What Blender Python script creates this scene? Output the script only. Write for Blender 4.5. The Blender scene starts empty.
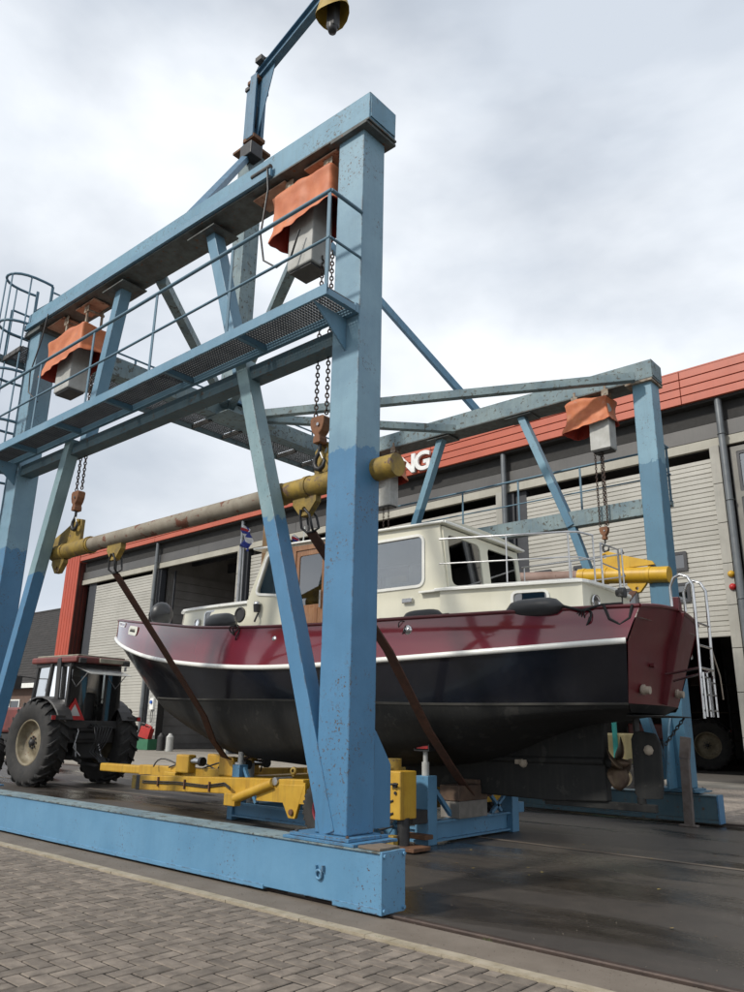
import bpy, bmesh, math, random
from mathutils import Vector, Matrix, noise
from mathutils.geometry import tessellate_polygon
random.seed(7)
C = bpy.context.scene.collection
R = math.radians
# ------------------------------------------------------------------ camera
cam_d = bpy.data.cameras.new('camera'); cam = bpy.data.objects.new('camera', cam_d); C.objects.link(cam)
def cam_axes(yaw, pitch, roll):
    f = Vector((math.sin(yaw)*math.cos(pitch), math.cos(yaw)*math.cos(pitch), math.sin(pitch)))
    r = Vector((math.cos(yaw), -math.sin(yaw), 0)); u = r.cross(f)
    c, s = math.cos(roll), math.sin(roll)
    return c*r+s*u, -s*r+c*u, f
cr, cu, cf = cam_axes(R(-41.379), R(16.811), R(1.076))
m3 = Matrix((cr, cu, -cf)).transposed()
cam.matrix_world = Matrix.Translation((0, 0, 1.6)) @ m3.to_4x4()
cam_d.sensor_fit = 'VERTICAL'; cam_d.sensor_height = 24; cam_d.lens = 763.6/992*24
cam_d.clip_start = .05; cam_d.clip_end = 3000
bpy.context.scene.camera = cam
# ------------------------------------------------------------------ sky and sun
SUN_EL, SUN_AZ = R(40), math.atan2(-1, -.30)          # direction towards the sun, in the XY plane
sun_dir = Vector((math.cos(SUN_AZ)*math.cos(SUN_EL), math.sin(SUN_AZ)*math.cos(SUN_EL), math.sin(SUN_EL)))
W = bpy.data.worlds.new('World'); bpy.context.scene.world = W; W.use_nodes = True
nt = W.node_tree; nt.nodes.clear()
N = nt.nodes.new; K = nt.links.new
out = N('ShaderNodeOutputWorld'); bg = N('ShaderNodeBackground'); sky = N('ShaderNodeTexSky')
sky.sky_type = 'NISHITA'; sky.sun_disc = False; sky.sun_elevation = SUN_EL
sky.sun_rotation = math.atan2(sun_dir.x, sun_dir.y); sky.air_density = 1.2; sky.dust_density = 2.5; sky.ozone_density = 1
tc = N('ShaderNodeTexCoord'); mp = N('ShaderNodeMapping'); mp.inputs['Scale'].default_value = (1, 1, 1.9); mp.inputs['Location'].default_value = (.35, .1, .2)
K(tc.outputs['Generated'], mp.inputs['Vector'])
n1 = N('ShaderNodeTexNoise'); n1.inputs['Scale'].default_value = 1.5; n1.inputs['Detail'].default_value = 7; n1.inputs['Roughness'].default_value = .50; n1.inputs['Distortion'].default_value = .25
n2 = N('ShaderNodeTexNoise'); n2.inputs['Scale'].default_value = 1.25; n2.inputs['Detail'].default_value = 6; n2.inputs['Roughness'].default_value = .5
n2.inputs['Distortion'].default_value = .3
for n_ in (n1, n2): K(mp.outputs['Vector'], n_.inputs['Vector'])
r1 = N('ShaderNodeValToRGB'); r1.color_ramp.elements[0].position = .41; r1.color_ramp.elements[1].position = .60
r1.color_ramp.elements[0].color = (8.0, 8.75, 9.8, 1); r1.color_ramp.elements[1].color = (12.4, 12.9, 13.5, 1)      # grey to white cloud
r2 = N('ShaderNodeValToRGB'); r2.color_ramp.elements[0].position = .36; r2.color_ramp.elements[1].position = .50
r2.color_ramp.elements[0].color = (.72,)*3+(1,); r2.color_ramp.elements[1].color = (1,)*3+(1,)                    # cover: thin veil to full cloud
K(n1.outputs['Fac'], r1.inputs['Fac']); K(n2.outputs['Fac'], r2.inputs['Fac'])
mx = N('ShaderNodeMixRGB'); K(r2.outputs['Color'], mx.inputs['Fac']); K(sky.outputs['Color'], mx.inputs['Color1']); K(r1.outputs['Color'], mx.inputs['Color2'])
K(mx.outputs['Color'], bg.inputs['Color']); bg.inputs['Strength'].default_value = .085
K(bg.outputs['Background'], out.inputs['Surface'])
sl = bpy.data.lights.new('sun', 'SUN'); sl.energy = 3.1; sl.angle = R(4); sl.color = (1, .95, .87)
so = bpy.data.objects.new('sun', sl); C.objects.link(so); so.rotation_euler = sun_dir.to_track_quat('Z', 'Y').to_euler()
vs = bpy.context.scene.view_settings
bpy.context.scene.display_settings.display_device = 'sRGB'
vs.view_transform = 'Standard'; vs.look = 'None'; vs.exposure = 0.0; vs.gamma = 1
# ------------------------------------------------------------------ materials
M = {}
def S(h):                                             # sRGB hex -> linear
    v = [int(h[i:i+2], 16)/255 for i in (0, 2, 4)]
    return tuple(.70*(c/12.92 if c <= .04045 else ((c+.055)/1.055)**2.4) for c in v)+(1,)
def mat(name, c1, c2=None, rough=.6, metal=0, scale=3., spots=None, spot_amt=.0, spot_scale=14., streak=0., streak_col=None,
        bump=.15, bump_scale=60., zsplit=None, detail=5, island=0., edge=None, zdirt=None, coat=0., spec=.5, rough_var=.1, stretch=(1, 1, 1)):
    m = bpy.data.materials.new(name); m.use_nodes = True; t = m.node_tree; t.nodes.clear(); A = t.nodes.new; L = t.links.new
    o = A('ShaderNodeOutputMaterial'); b = A('ShaderNodeBsdfPrincipled'); L(b.outputs[0], o.inputs[0])
    g = A('ShaderNodeNewGeometry'); P = g.outputs['Position']
    if stretch != (1, 1, 1):
        q = A('ShaderNodeMapping'); q.inputs['Scale'].default_value = stretch; L(P, q.inputs['Vector']); P = q.outputs['Vector']
    def nz(sc, det=5, rg=.6, vec=None):
        x = A('ShaderNodeTexNoise'); x.inputs['Scale'].default_value = sc; x.inputs['Detail'].default_value = det; x.inputs['Roughness'].default_value = rg
        L(vec or P, x.inputs['Vector']); return x.outputs['Fac']
    def ramp(f, a, bb):
        x = A('ShaderNodeMapRange'); x.inputs['From Min'].default_value = a; x.inputs['From Max'].default_value = bb; L(f, x.inputs['Value']); return x.outputs[0]
    def mixc(f, a, bb):
        x = A('ShaderNodeMixRGB')
        for s_, v in ((x.inputs['Fac'], f), (x.inputs['Color1'], a), (x.inputs['Color2'], bb)):
            if hasattr(v, 'links') or isinstance(v, bpy.types.NodeSocket): L(v, s_)
            else: s_.default_value = v
        return x.outputs[0]
    c2 = c2 or tuple(x*.8 for x in c1[:3])+(1,)
    col = mixc(ramp(nz(scale, detail), .35, .65), c1, c2)
    if zsplit:                                         # freshly repainted below a ragged line: (z, colour a, colour b)
        sx = A('ShaderNodeSeparateXYZ'); L(g.outputs['Position'], sx.inputs[0])
        ad = A('ShaderNodeMath'); ad.operation = 'MULTIPLY_ADD'; L(nz(5, 3), ad.inputs[0]); ad.inputs[1].default_value = .34; L(sx.outputs['Z'], ad.inputs[2])
        f = ramp(ad.outputs[0], zsplit[0]+.17, zsplit[0]+.19)
        low = mixc(ramp(nz(scale), .35, .65), zsplit[1], zsplit[2]); col = mixc(f, low, col)
    if island:
        oi = A('ShaderNodeObjectInfo'); a1 = A('ShaderNodeMath'); a1.operation = 'ADD'; L(g.outputs['Random Per Island'], a1.inputs[0]); L(oi.outputs['Random'], a1.inputs[1])
        fr = A('ShaderNodeMath'); fr.operation = 'FRACT'; L(a1.outputs[0], fr.inputs[0])
        hv = A('ShaderNodeHueSaturation'); L(col, hv.inputs['Color']); L(ramp(fr.outputs[0], 0, 1), hv.inputs['Value'])
        mr = fr; x = A('ShaderNodeMapRange'); x.inputs['To Min'].default_value = 1-island; x.inputs['To Max'].default_value = 1+island
        L(fr.outputs[0], x.inputs['Value']); L(x.outputs[0], hv.inputs['Value']); col = hv.outputs[0]
    if zdirt:
        sx2 = A('ShaderNodeSeparateXYZ'); L(g.outputs['Position'], sx2.inputs[0]); col = mixc(ramp(sx2.outputs['Z'], zdirt[0], zdirt[0]-.002), col, zdirt[1])
    if streak:
        q = A('ShaderNodeMapping'); q.inputs['Scale'].default_value = (9, 9, .7); L(g.outputs['Position'], q.inputs['Vector'])
        f = ramp(nz(1.6, 5, .6, q.outputs[0]), .5, .78)
        mu = A('ShaderNodeMath'); mu.operation = 'MULTIPLY'; L(f, mu.inputs[0]); mu.inputs[1].default_value = streak
        col = mixc(mu.outputs[0], col, streak_col or (.05, .06, .05, 1))
    if edge:                                           # paint worn off along the arrises
        bv = A('ShaderNodeBevel'); bv.samples = 4; bv.inputs['Radius'].default_value = edge[0]
        dp = A('ShaderNodeVectorMath'); dp.operation = 'DOT_PRODUCT'; L(bv.outputs[0], dp.inputs[0]); L(g.outputs['True Normal'], dp.inputs[1])
        e1 = ramp(dp.outputs['Value'], .995, .93)
        mm = A('ShaderNodeMath'); mm.operation = 'MULTIPLY'; L(e1, mm.inputs[0]); L(ramp(nz(7, 5, .7), edge[2], edge[2]+.12), mm.inputs[1]); mm.use_clamp = True
        col = mixc(mm.outputs[0], col, edge[1])
    rg = rough
    if spots:
        f = ramp(nz(spot_scale, 6, .65), .72-spot_amt, .75-spot_amt)
        if spot_scale >= 16:                           # chips come in clusters, not evenly
            cl = A('ShaderNodeMath'); cl.operation = 'MULTIPLY'; L(f, cl.inputs[0]); L(ramp(nz(1.3, 4, .7), .50, .62), cl.inputs[1]); f = cl.outputs[0]
        col = mixc(f, col, spots)
    L(col, b.inputs['Base Color'])
    x = A('ShaderNodeMapRange'); x.inputs['To Min'].default_value = max(0, rough-rough_var); x.inputs['To Max'].default_value = min(1, rough+rough_var)
    L(nz(scale*2.3, 4), x.inputs['Value']); L(x.outputs[0], b.inputs['Roughness'])
    b.inputs['Metallic'].default_value = metal; b.inputs['Coat Weight'].default_value = coat; b.inputs['Coat Roughness'].default_value = .06
    b.inputs['Specular IOR Level'].default_value = spec
    if bump:
        bp = A('ShaderNodeBump'); bp.inputs['Strength'].default_value = bump; bp.inputs['Distance'].default_value = .01
        L(nz(bump_scale, 4), bp.inputs['Height']); L(bp.outputs[0], b.inputs['Normal'])
    M[name] = m; return m
RUST = (.13, .05, .022, 1)
mat('blue', S('8bb1c4'), S('7aa0b6'), .5, scale=2, spots=(.07, .055, .045, 1), spot_amt=.15, spot_scale=34, streak=.10, zsplit=(4.55, S('568db6'), S('4d84ac')), bump=.12, bump_scale=35, edge=(.022, (.05, .04, .033, 1), 0.46))
mat('blue_base', S('6ea2c6'), S('6196bb'), .5, scale=1.6, spots=(.07, .04, .03, 1), spot_amt=.13, spot_scale=30, streak=.07, bump=.12, bump_scale=25, edge=(.022, (.05, .04, .033, 1), 0.5))
mat('blue_top', S('7ba9c1'), S('6a98b1'), .55, scale=1.5, spots=(.055, .055, .05, 1), spot_amt=.17, spot_scale=26, streak=.25, streak_col=(.09, .11, .09, 1), bump=.15, edge=(.022, (.05, .04, .033, 1), 0.46))
mat('blue_walk', S('7ba3bb'), S('6795b0'), .5, scale=2, spots=RUST, spot_amt=.08, spot_scale=22, streak=.15, bump=.12, edge=(.022, (.05, .04, .033, 1), 0.5))
mat('blue_dull', S('486673'), S('56737f'), .6, scale=2, spots=(.08, .06, .045, 1), spot_amt=.11, spot_scale=12, streak=.4, streak_col=(.11, .13, .11, 1), bump=.2, edge=(.022, (.05, .04, .033, 1), 0.46))  # dull paint, darkened further to carry the boat's shade on the far base
mat('old_steel', S('8fa3a6'), S('6d8590'), .65, scale=1.7, spots=(.07, .075, .065, 1), spot_amt=.14, spot_scale=10, streak=.55, streak_col=(.12, .13, .11, 1), bump=.25, edge=(.022, (.05, .04, .033, 1), 0.46))
mat('far_leg', S('84aec2'), S('79a3b8'), .5, scale=2, spots=(.07, .05, .04, 1), spot_amt=.13, spot_scale=24, streak=.18, zsplit=(7.1, S('5788a3'), S('51819c')), bump=.1, edge=(.022, (.05, .04, .033, 1), 0.46))  # two paint tones; lower one also darkened for the boat's shade
mat('jib_blue', S('5f88a4'), S('507a98'), .5, scale=3, spots=RUST, spot_amt=.07, spot_scale=9, streak=.6, bump=.2)
mat('rail_paint', S('5c8096'), S('6b8c9e'), .5, scale=5, spots=RUST, spot_amt=.04, spot_scale=25, bump=.1)
mat('dark_plate', (.045, .045, .045, 1), (.08, .075, .07, 1), .7, scale=4, spots=RUST, spot_amt=.08, bump=.3)
mat('cap_flange', (.10, .12, .12, 1), (.06, .06, .055, 1), .7, scale=6, spots=RUST, spot_amt=.1, bump=.3)
mat('grating', (.12, .125, .13, 1), (.08, .085, .09, 1), .55, metal=.6, scale=4, bump=.1)
mat('rust', (.16, .075, .035, 1), (.09, .045, .025, 1), .8, scale=9, spots=(.25, .13, .06, 1), spot_amt=.12, spot_scale=20, bump=.5, bump_scale=40)
mat('rust_flake', (.42, .27, .19, 1), (.28, .15, .10, 1), .85, scale=6, spots=(.13, .06, .035, 1), spot_amt=.14, spot_scale=5, bump=.5)
mat('chain', (.05, .045, .042, 1), (.09, .055, .04, 1), .5, metal=.7, scale=12)
mat('hook_rust', (.22, .095, .04, 1), (.14, .06, .03, 1), .75, scale=8, spots=(.07, .035, .025, 1), spot_amt=.12, spot_scale=16, bump=.3)
mat('steel_dark', (.03, .03, .032, 1), (.05, .05, .05, 1), .45, metal=.5, scale=9)
mat('tarp', S('e58a58'), S('cd7044'), .62, scale=3.2, spots=S('cf8765'), spot_amt=.1, spot_scale=5, bump=.25, bump_scale=14)
mat('tarp_yellow', S('c9a94a'), S('a88a38'), .6, scale=4, bump=.25, bump_scale=14)
mat('tarp_inside', S('b8321c'), S('8e2615'), .7)
mat('housing', S('d4d4d0'), S('bcbcb6'), .6, scale=4, streak=.2, spots=(.2, .2, .18, 1), spot_amt=.06, bump=.1)
mat('pale_rust', S('b9b2a2'), S('7b5a40'), .75, scale=7, bump=.3)
mat('yellow', S('dfb23c'), S('cf9f30'), .5, scale=4, spots=(.10, .05, .025, 1), spot_amt=.055, spot_scale=16, streak=.45, streak_col=(.13, .08, .03, 1), bump=.15)
mat('yellow_old', S('b8993e'), S('85703a'), .65, scale=5, spots=(.13, .08, .05, 1), spot_amt=.13, spot_scale=7, streak=.6, streak_col=(.08, .07, .04, 1), bump=.3)
mat('yellow_clean', S('e6b832'), S('d6a626'), .45, scale=4, spots=(.12, .07, .03, 1), spot_amt=.03, spot_scale=9, streak=.3, streak_col=(.13, .08, .03, 1), bump=.1)
mat('pipe_grey', S('a8a090'), S('8c8171'), .7, scale=3, spots=S('7a4a36'), spot_amt=.19, spot_scale=3.2, streak=.2, bump=.25)
mat('pipe_pink', S('a48b80'), S('8f7468'), .7, scale=3, spots=S('6b4a3e'), spot_amt=.12, spot_scale=5, bump=.25)
mat('strap', (.10, .042, .026, 1), (.06, .03, .02, 1), .85, scale=9, spots=(.15, .075, .05, 1), spot_amt=.06, spot_scale=30, bump=.5, bump_scale=90)
mat('brown_prop', (.13, .11, .10, 1), (.09, .07, .06, 1), .8, scale=8, bump=.3)
# boat
mat('maroon', (.15, .015, .026, 1), (.135, .014, .023, 1), .12, scale=.8, coat=1, bump=.30, bump_scale=1.7, rough_var=.03)
mat('maroon_flat', (.105, .011, .016, 1), (.088, .010, .014, 1), .33, scale=2, streak=.15, bump=.05, bump_scale=8, rough_var=.08)
mat('navy', (.006, .0075, .012, 1), (.008, .009, .014, 1), .22, scale=1.5, spots=(.02, .02, .022, 1), spot_amt=.0, bump=.3, bump_scale=1.6, coat=.2, streak=.25, streak_col=(.03, .03, .03, 1))
mat('antifoul', (.013, .0135, .013, 1), (.009, .0095, .009, 1), .75, scale=1.3, spots=(.030, .029, .026, 1), spot_amt=.12, spot_scale=3, streak=.3, streak_col=(.05, .045, .035, 1), bump=.2)
mat('waterline', (.045, .042, .035, 1), (.025, .024, .02, 1), .8, scale=3)
mat('white_paint', (.80, .80, .76, 1), (.74, .74, .69, 1), .28, scale=1.2, bump=.0, coat=.3)
mat('cream', (.70, .68, .56, 1), (.65, .63, .51, 1), .2, scale=.9, bump=.02, bump_scale=3, coat=.5, streak=.06, streak_col=(.3, .28, .22, 1), rough_var=.05)
mat('varnish', (.30, .155, .075, 1), (.22, .10, .045, 1), .28, scale=2.5, stretch=(6, 6, .8), coat=.6, bump=.08)
mat('pole_wood', (.45, .27, .12, 1), (.36, .20, .09, 1), .45, scale=4, stretch=(8, 8, .8))
mat('inox', (.62, .62, .62, 1), (.5, .5, .5, 1), .22, metal=1, scale=6, bump=.02)
mat('black_rubber', (.018, .018, .019, 1), (.028, .028, .029, 1), .5, scale=6, bump=.1)
mat('fender', (.03, .031, .034, 1), (.022, .023, .025, 1), .42, scale=5, bump=.05)
mat('interior', (.42, .41, .38, 1), (.35, .34, .32, 1), .6)
mat('seat_white', (.68, .67, .63, 1), None, .6)
mat('bronze', (.12, .085, .05, 1), (.08, .05, .035, 1), .5, metal=.6, scale=6, bump=.2)
mat('anode', (.42, .36, .28, 1), (.3, .25, .2, 1), .8)
mat('rope_black', (.012, .012, .013, 1), None, .8)
mat('alu', (.6, .6, .6, 1), (.48, .48, .48, 1), .38, metal=.9, scale=8)
mat('flag_blue', (.03, .05, .28, 1), (.025, .04, .22, 1), .8)
mat('flag_white', (.7, .7, .72, 1), None, .8)
mat('flag_red', (.45, .03, .04, 1), None, .8)
# tractor
mat('tyre', (.020, .020, .020, 1), (.034, .032, .030, 1), .85, scale=5, spots=(.07, .06, .05, 1), spot_amt=.02, spot_scale=9, bump=.4)
mat('rim_cream', S('9a9078'), S('776c55'), .6, scale=5, spots=RUST, spot_amt=.1, spot_scale=9, bump=.1)
mat('rim_red', S('a03040'), S('7c2432'), .6, scale=5)
mat('tractor_red', S('8c443e'), S('6f3531'), .5, scale=3, spots=(.08, .05, .04, 1), spot_amt=.05, streak=.4)
mat('cab_dark', (.022, .022, .024, 1), (.035, .033, .031, 1), .55, scale=5, spots=(.09, .07, .055, 1), spot_amt=.05, spot_scale=14, bump=.15)
mat('roof_top', S('b0aa98'), S('8c8474'), .7, scale=4, spots=(.12, .10, .07, 1), spot_amt=.06)
mat('triangle_red', (.55, .02, .02, 1), None, .4); mat('reflector', (.6, .6, .58, 1), None, .35)
mat('hose', (.016, .016, .017, 1), None, .4)
mat('lamp_red', (.45, .02, .02, 1), None, .25); mat('lamp_amber', (.6, .35, .03, 1), None, .25); mat('blue_plastic', (.03, .12, .45, 1), None, .4)
# building and ground
mat('clad_red', S('d0684c'), S('c46046'), .45, scale=.7, streak=.2, streak_col=(.2, .07, .05, 1), bump=.03, bump_scale=3)
mat('column_red', S('cc5538'), S('c04e32'), .5, scale=.7, bump=.03)
mat('column_red_shade', S('5a2219'), S('4a1d15'), .6, scale=.7, bump=.03)  # column red again, with shade painted in for the return face
mat('soffit', (.025, .024, .023, 1), None, .8)
mat('band', (.10, .095, .09, 1), (.075, .072, .07, 1), .4, scale=.6, streak=.3, bump=.05)
mat('beam_pale', S('c4c0b2'), S('b4b0a2'), .6, scale=.8, streak=.4, streak_col=(.25, .24, .2, 1), bump=.1)
mat('slat', S('cfccc2'), S('c0bdb3'), .34, scale=.5, streak=.3, streak_col=(.3, .29, .26, 1), bump=.03, island=.05)
mat('pilaster', S('bdbab0'), S('a9a69c'), .55, scale=1.2, streak=.5, streak_col=(.2, .2, .19, 1), bump=.1)
mat('downpipe', S('84888a'), S('73777a'), .4, metal=.5, scale=2, bump=.05)
mat('jamb', (.035, .038, .045, 1), None, .6)
mat('white_block', S('c9c9c4'), S('b5b5af'), .8, scale=2, bump=.2, island=.05)
mat('room_wall', (.26, .25, .24, 1), (.20, .19, .18, 1), .8, scale=.8); mat('room_dark', (.03, .03, .03, 1), None, .9)
mat('room_floor', (.12, .11, .10, 1), None, .8)
mat('window_frame', S('8f8c84'), None, .5); mat('frame_dark', (.04, .04, .045, 1), None, .45)
mat('letter', (.78, .78, .76, 1), None, .35)
mat('tile', (.030, .026, .025, 1), (.018, .017, .016, 1), .8, scale=2, spots=(.07, .075, .045, 1), spot_amt=.05, bump=.4, island=.15)
mat('house_brick', (.13, .08, .06, 1), (.10, .065, .05, 1), .85, scale=3)
mat('kerb_edge', S('bdb19d'), S('a3977f'), .9, scale=5, spots=(.16, .14, .11, 1), spot_amt=.10, spot_scale=22, bump=.6, bump_scale=70)
mat('strip', S('867b6f'), S('776c60'), .85, scale=2.2, spots=(.09, .08, .065, 1), spot_amt=.07, spot_scale=6, bump=.4, bump_scale=80)
mat('paver', S('94887b'), S('71675d'), .9, scale=7, spots=(.26, .24, .21, 1), spot_amt=.11, spot_scale=75, island=.20, zdirt=(-.0048, (.022, .019, .016, 1)), bump=.6, bump_scale=120)
mat('far_paver', S('a59a8f'), S('958a80'), .9, scale=3, island=.12, bump=.5, bump_scale=60)
mat('joint', (.030, .027, .023, 1), (.018, .017, .015, 1), .95, scale=12, bump=.5)
mat('rail_steel', (.075, .052, .042, 1), (.05, .036, .03, 1), .55, metal=.4, scale=9, spots=(.2, .17, .14, 1), spot_amt=.06, spot_scale=30, bump=.2)
mat('apron', S('aba499'), S('979085'), .85, scale=1, bump=.3)
mat('far_ground', (.16, .15, .13, 1), (.12, .115, .10, 1), .95, scale=.2)
mat('wood_block', (.14, .09, .06, 1), (.09, .06, .045, 1), .85, scale=6, bump=.4); mat('concrete_block', (.24, .22, .2, 1), (.17, .16, .14, 1), .9, scale=5, bump=.4)
mat('plank', S('8a7c6c'), S('6f6255'), .9, scale=4, stretch=(1, 8, 8), bump=.4)
mat('green_crate', (.03, .14, .07, 1), None, .5); mat('red_plastic', (.45, .03, .025, 1), None, .4); mat('teal', (.02, .25, .22, 1), None, .5)
mat('machine_cream', S('b8a878'), S('a8986a'), .6)
mat('leaf', (.30, .24, .07, 1), (.22, .14, .05, 1), .8); mat('weed', (.10, .13, .04, 1), None, .8)
def slab_mat():                                        # dark stained concrete with damp glossy patches, swirls and oil
    m = mat('slab', (.060, .052, .044, 1), (.044, .038, .033, 1), .55, scale=.45, spots=(.032, .028, .025, 1), spot_amt=.12, spot_scale=.8, bump=.25, bump_scale=70, rough_var=.1)
    t = m.node_tree; b = next(n for n in t.nodes if n.type == 'BSDF_PRINCIPLED'); A = t.nodes.new; L = t.links.new
    g = A('ShaderNodeNewGeometry'); q = A('ShaderNodeMapping'); q.inputs['Scale'].default_value = (.28, 1, 1); L(g.outputs['Position'], q.inputs['Vector'])
    n = A('ShaderNodeTexNoise'); n.inputs['Scale'].default_value = .62; n.inputs['Detail'].default_value = 7; n.inputs['Roughness'].default_value = .6; n.inputs['Distortion'].default_value = .7; L(q.outputs[0], n.inputs['Vector'])
    r = A('ShaderNodeMapRange'); r.inputs['From Min'].default_value = .50; r.inputs['From Max'].default_value = .60; r.inputs['To Min'].default_value = .48; r.inputs['To Max'].default_value = .14; L(n.outputs['Fac'], r.inputs['Value'])
    L(r.outputs[0], b.inputs['Roughness'])
    old = b.inputs['Base Color'].links[0].from_socket
    r2 = A('ShaderNodeMapRange'); r2.inputs['From Min'].default_value = .50; r2.inputs['From Max'].default_value = .60; r2.inputs['To Max'].default_value = .6; L(n.outputs['Fac'], r2.inputs['Value'])
    x = A('ShaderNodeMixRGB'); L(r2.outputs[0], x.inputs['Fac']); L(old, x.inputs['Color1']); x.inputs['Color2'].default_value = (.022, .018, .015, 1)
    v = A('ShaderNodeTexNoise'); v.inputs['Scale'].default_value = 2.2; v.inputs['Detail'].default_value = 9; v.inputs['Roughness'].default_value = .7; v.inputs['Distortion'].default_value = 1.8; L(g.outputs['Position'], v.inputs['Vector'])
    r3 = A('ShaderNodeMapRange'); r3.inputs['From Min'].default_value = .45; r3.inputs['From Max'].default_value = .7; r3.inputs['To Max'].default_value = .35; L(v.outputs['Fac'], r3.inputs['Value'])
    y = A('ShaderNodeMixRGB'); L(r3.outputs[0], y.inputs['Fac']); L(x.outputs[0], y.inputs['Color1']); y.inputs['Color2'].default_value = (.095, .08, .066, 1)
    L(y.outputs[0], b.inputs['Base Color'])
slab_mat()
def glass(name, tint, refl, rough=.02):
    m = bpy.data.materials.new(name); m.use_nodes = True; t = m.node_tree; t.nodes.clear(); A = t.nodes.new; L = t.links.new
    o = A('ShaderNodeOutputMaterial'); a = A('ShaderNodeBsdfTransparent'); a.inputs[0].default_value = tint
    g = A('ShaderNodeBsdfGlossy'); g.inputs['Roughness'].default_value = rough; g.inputs[0].default_value = (1, 1, 1, 1)
    f = A('ShaderNodeFresnel'); f.inputs['IOR'].default_value = 1.5
    ad = A('ShaderNodeMath'); ad.operation = 'ADD'; ad.inputs[1].default_value = refl; ad.use_clamp = True; L(f.outputs[0], ad.inputs[0])
    x = A('ShaderNodeMixShader'); L(ad.outputs[0], x.inputs[0]); L(a.outputs[0], x.inputs[1]); L(g.outputs[0], x.inputs[2]); L(x.outputs[0], o.inputs[0]); M[name] = m
m_ = mat('dusty_glass', (.55, .56, .54, 1), None, .3); m_.node_tree.nodes['Principled BSDF'].inputs['Alpha'].default_value = .55
mat('blue_brace', S('93b0b6'), S('7f9fa8'), .5, scale=2, spots=(.07, .055, .045, 1), spot_amt=.11, spot_scale=30, streak=.15, zsplit=(3.95, S('568db6'), S('4d84ac')), bump=.12, edge=(.022, (.05, .04, .033, 1), .46))
glass('glass', (.60, .63, .63, 1), .20); glass('glass_dark', (.05, .05, .055, 1), .16); glass('glass_cab', (.32, .34, .33, 1), .16, .1)
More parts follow.
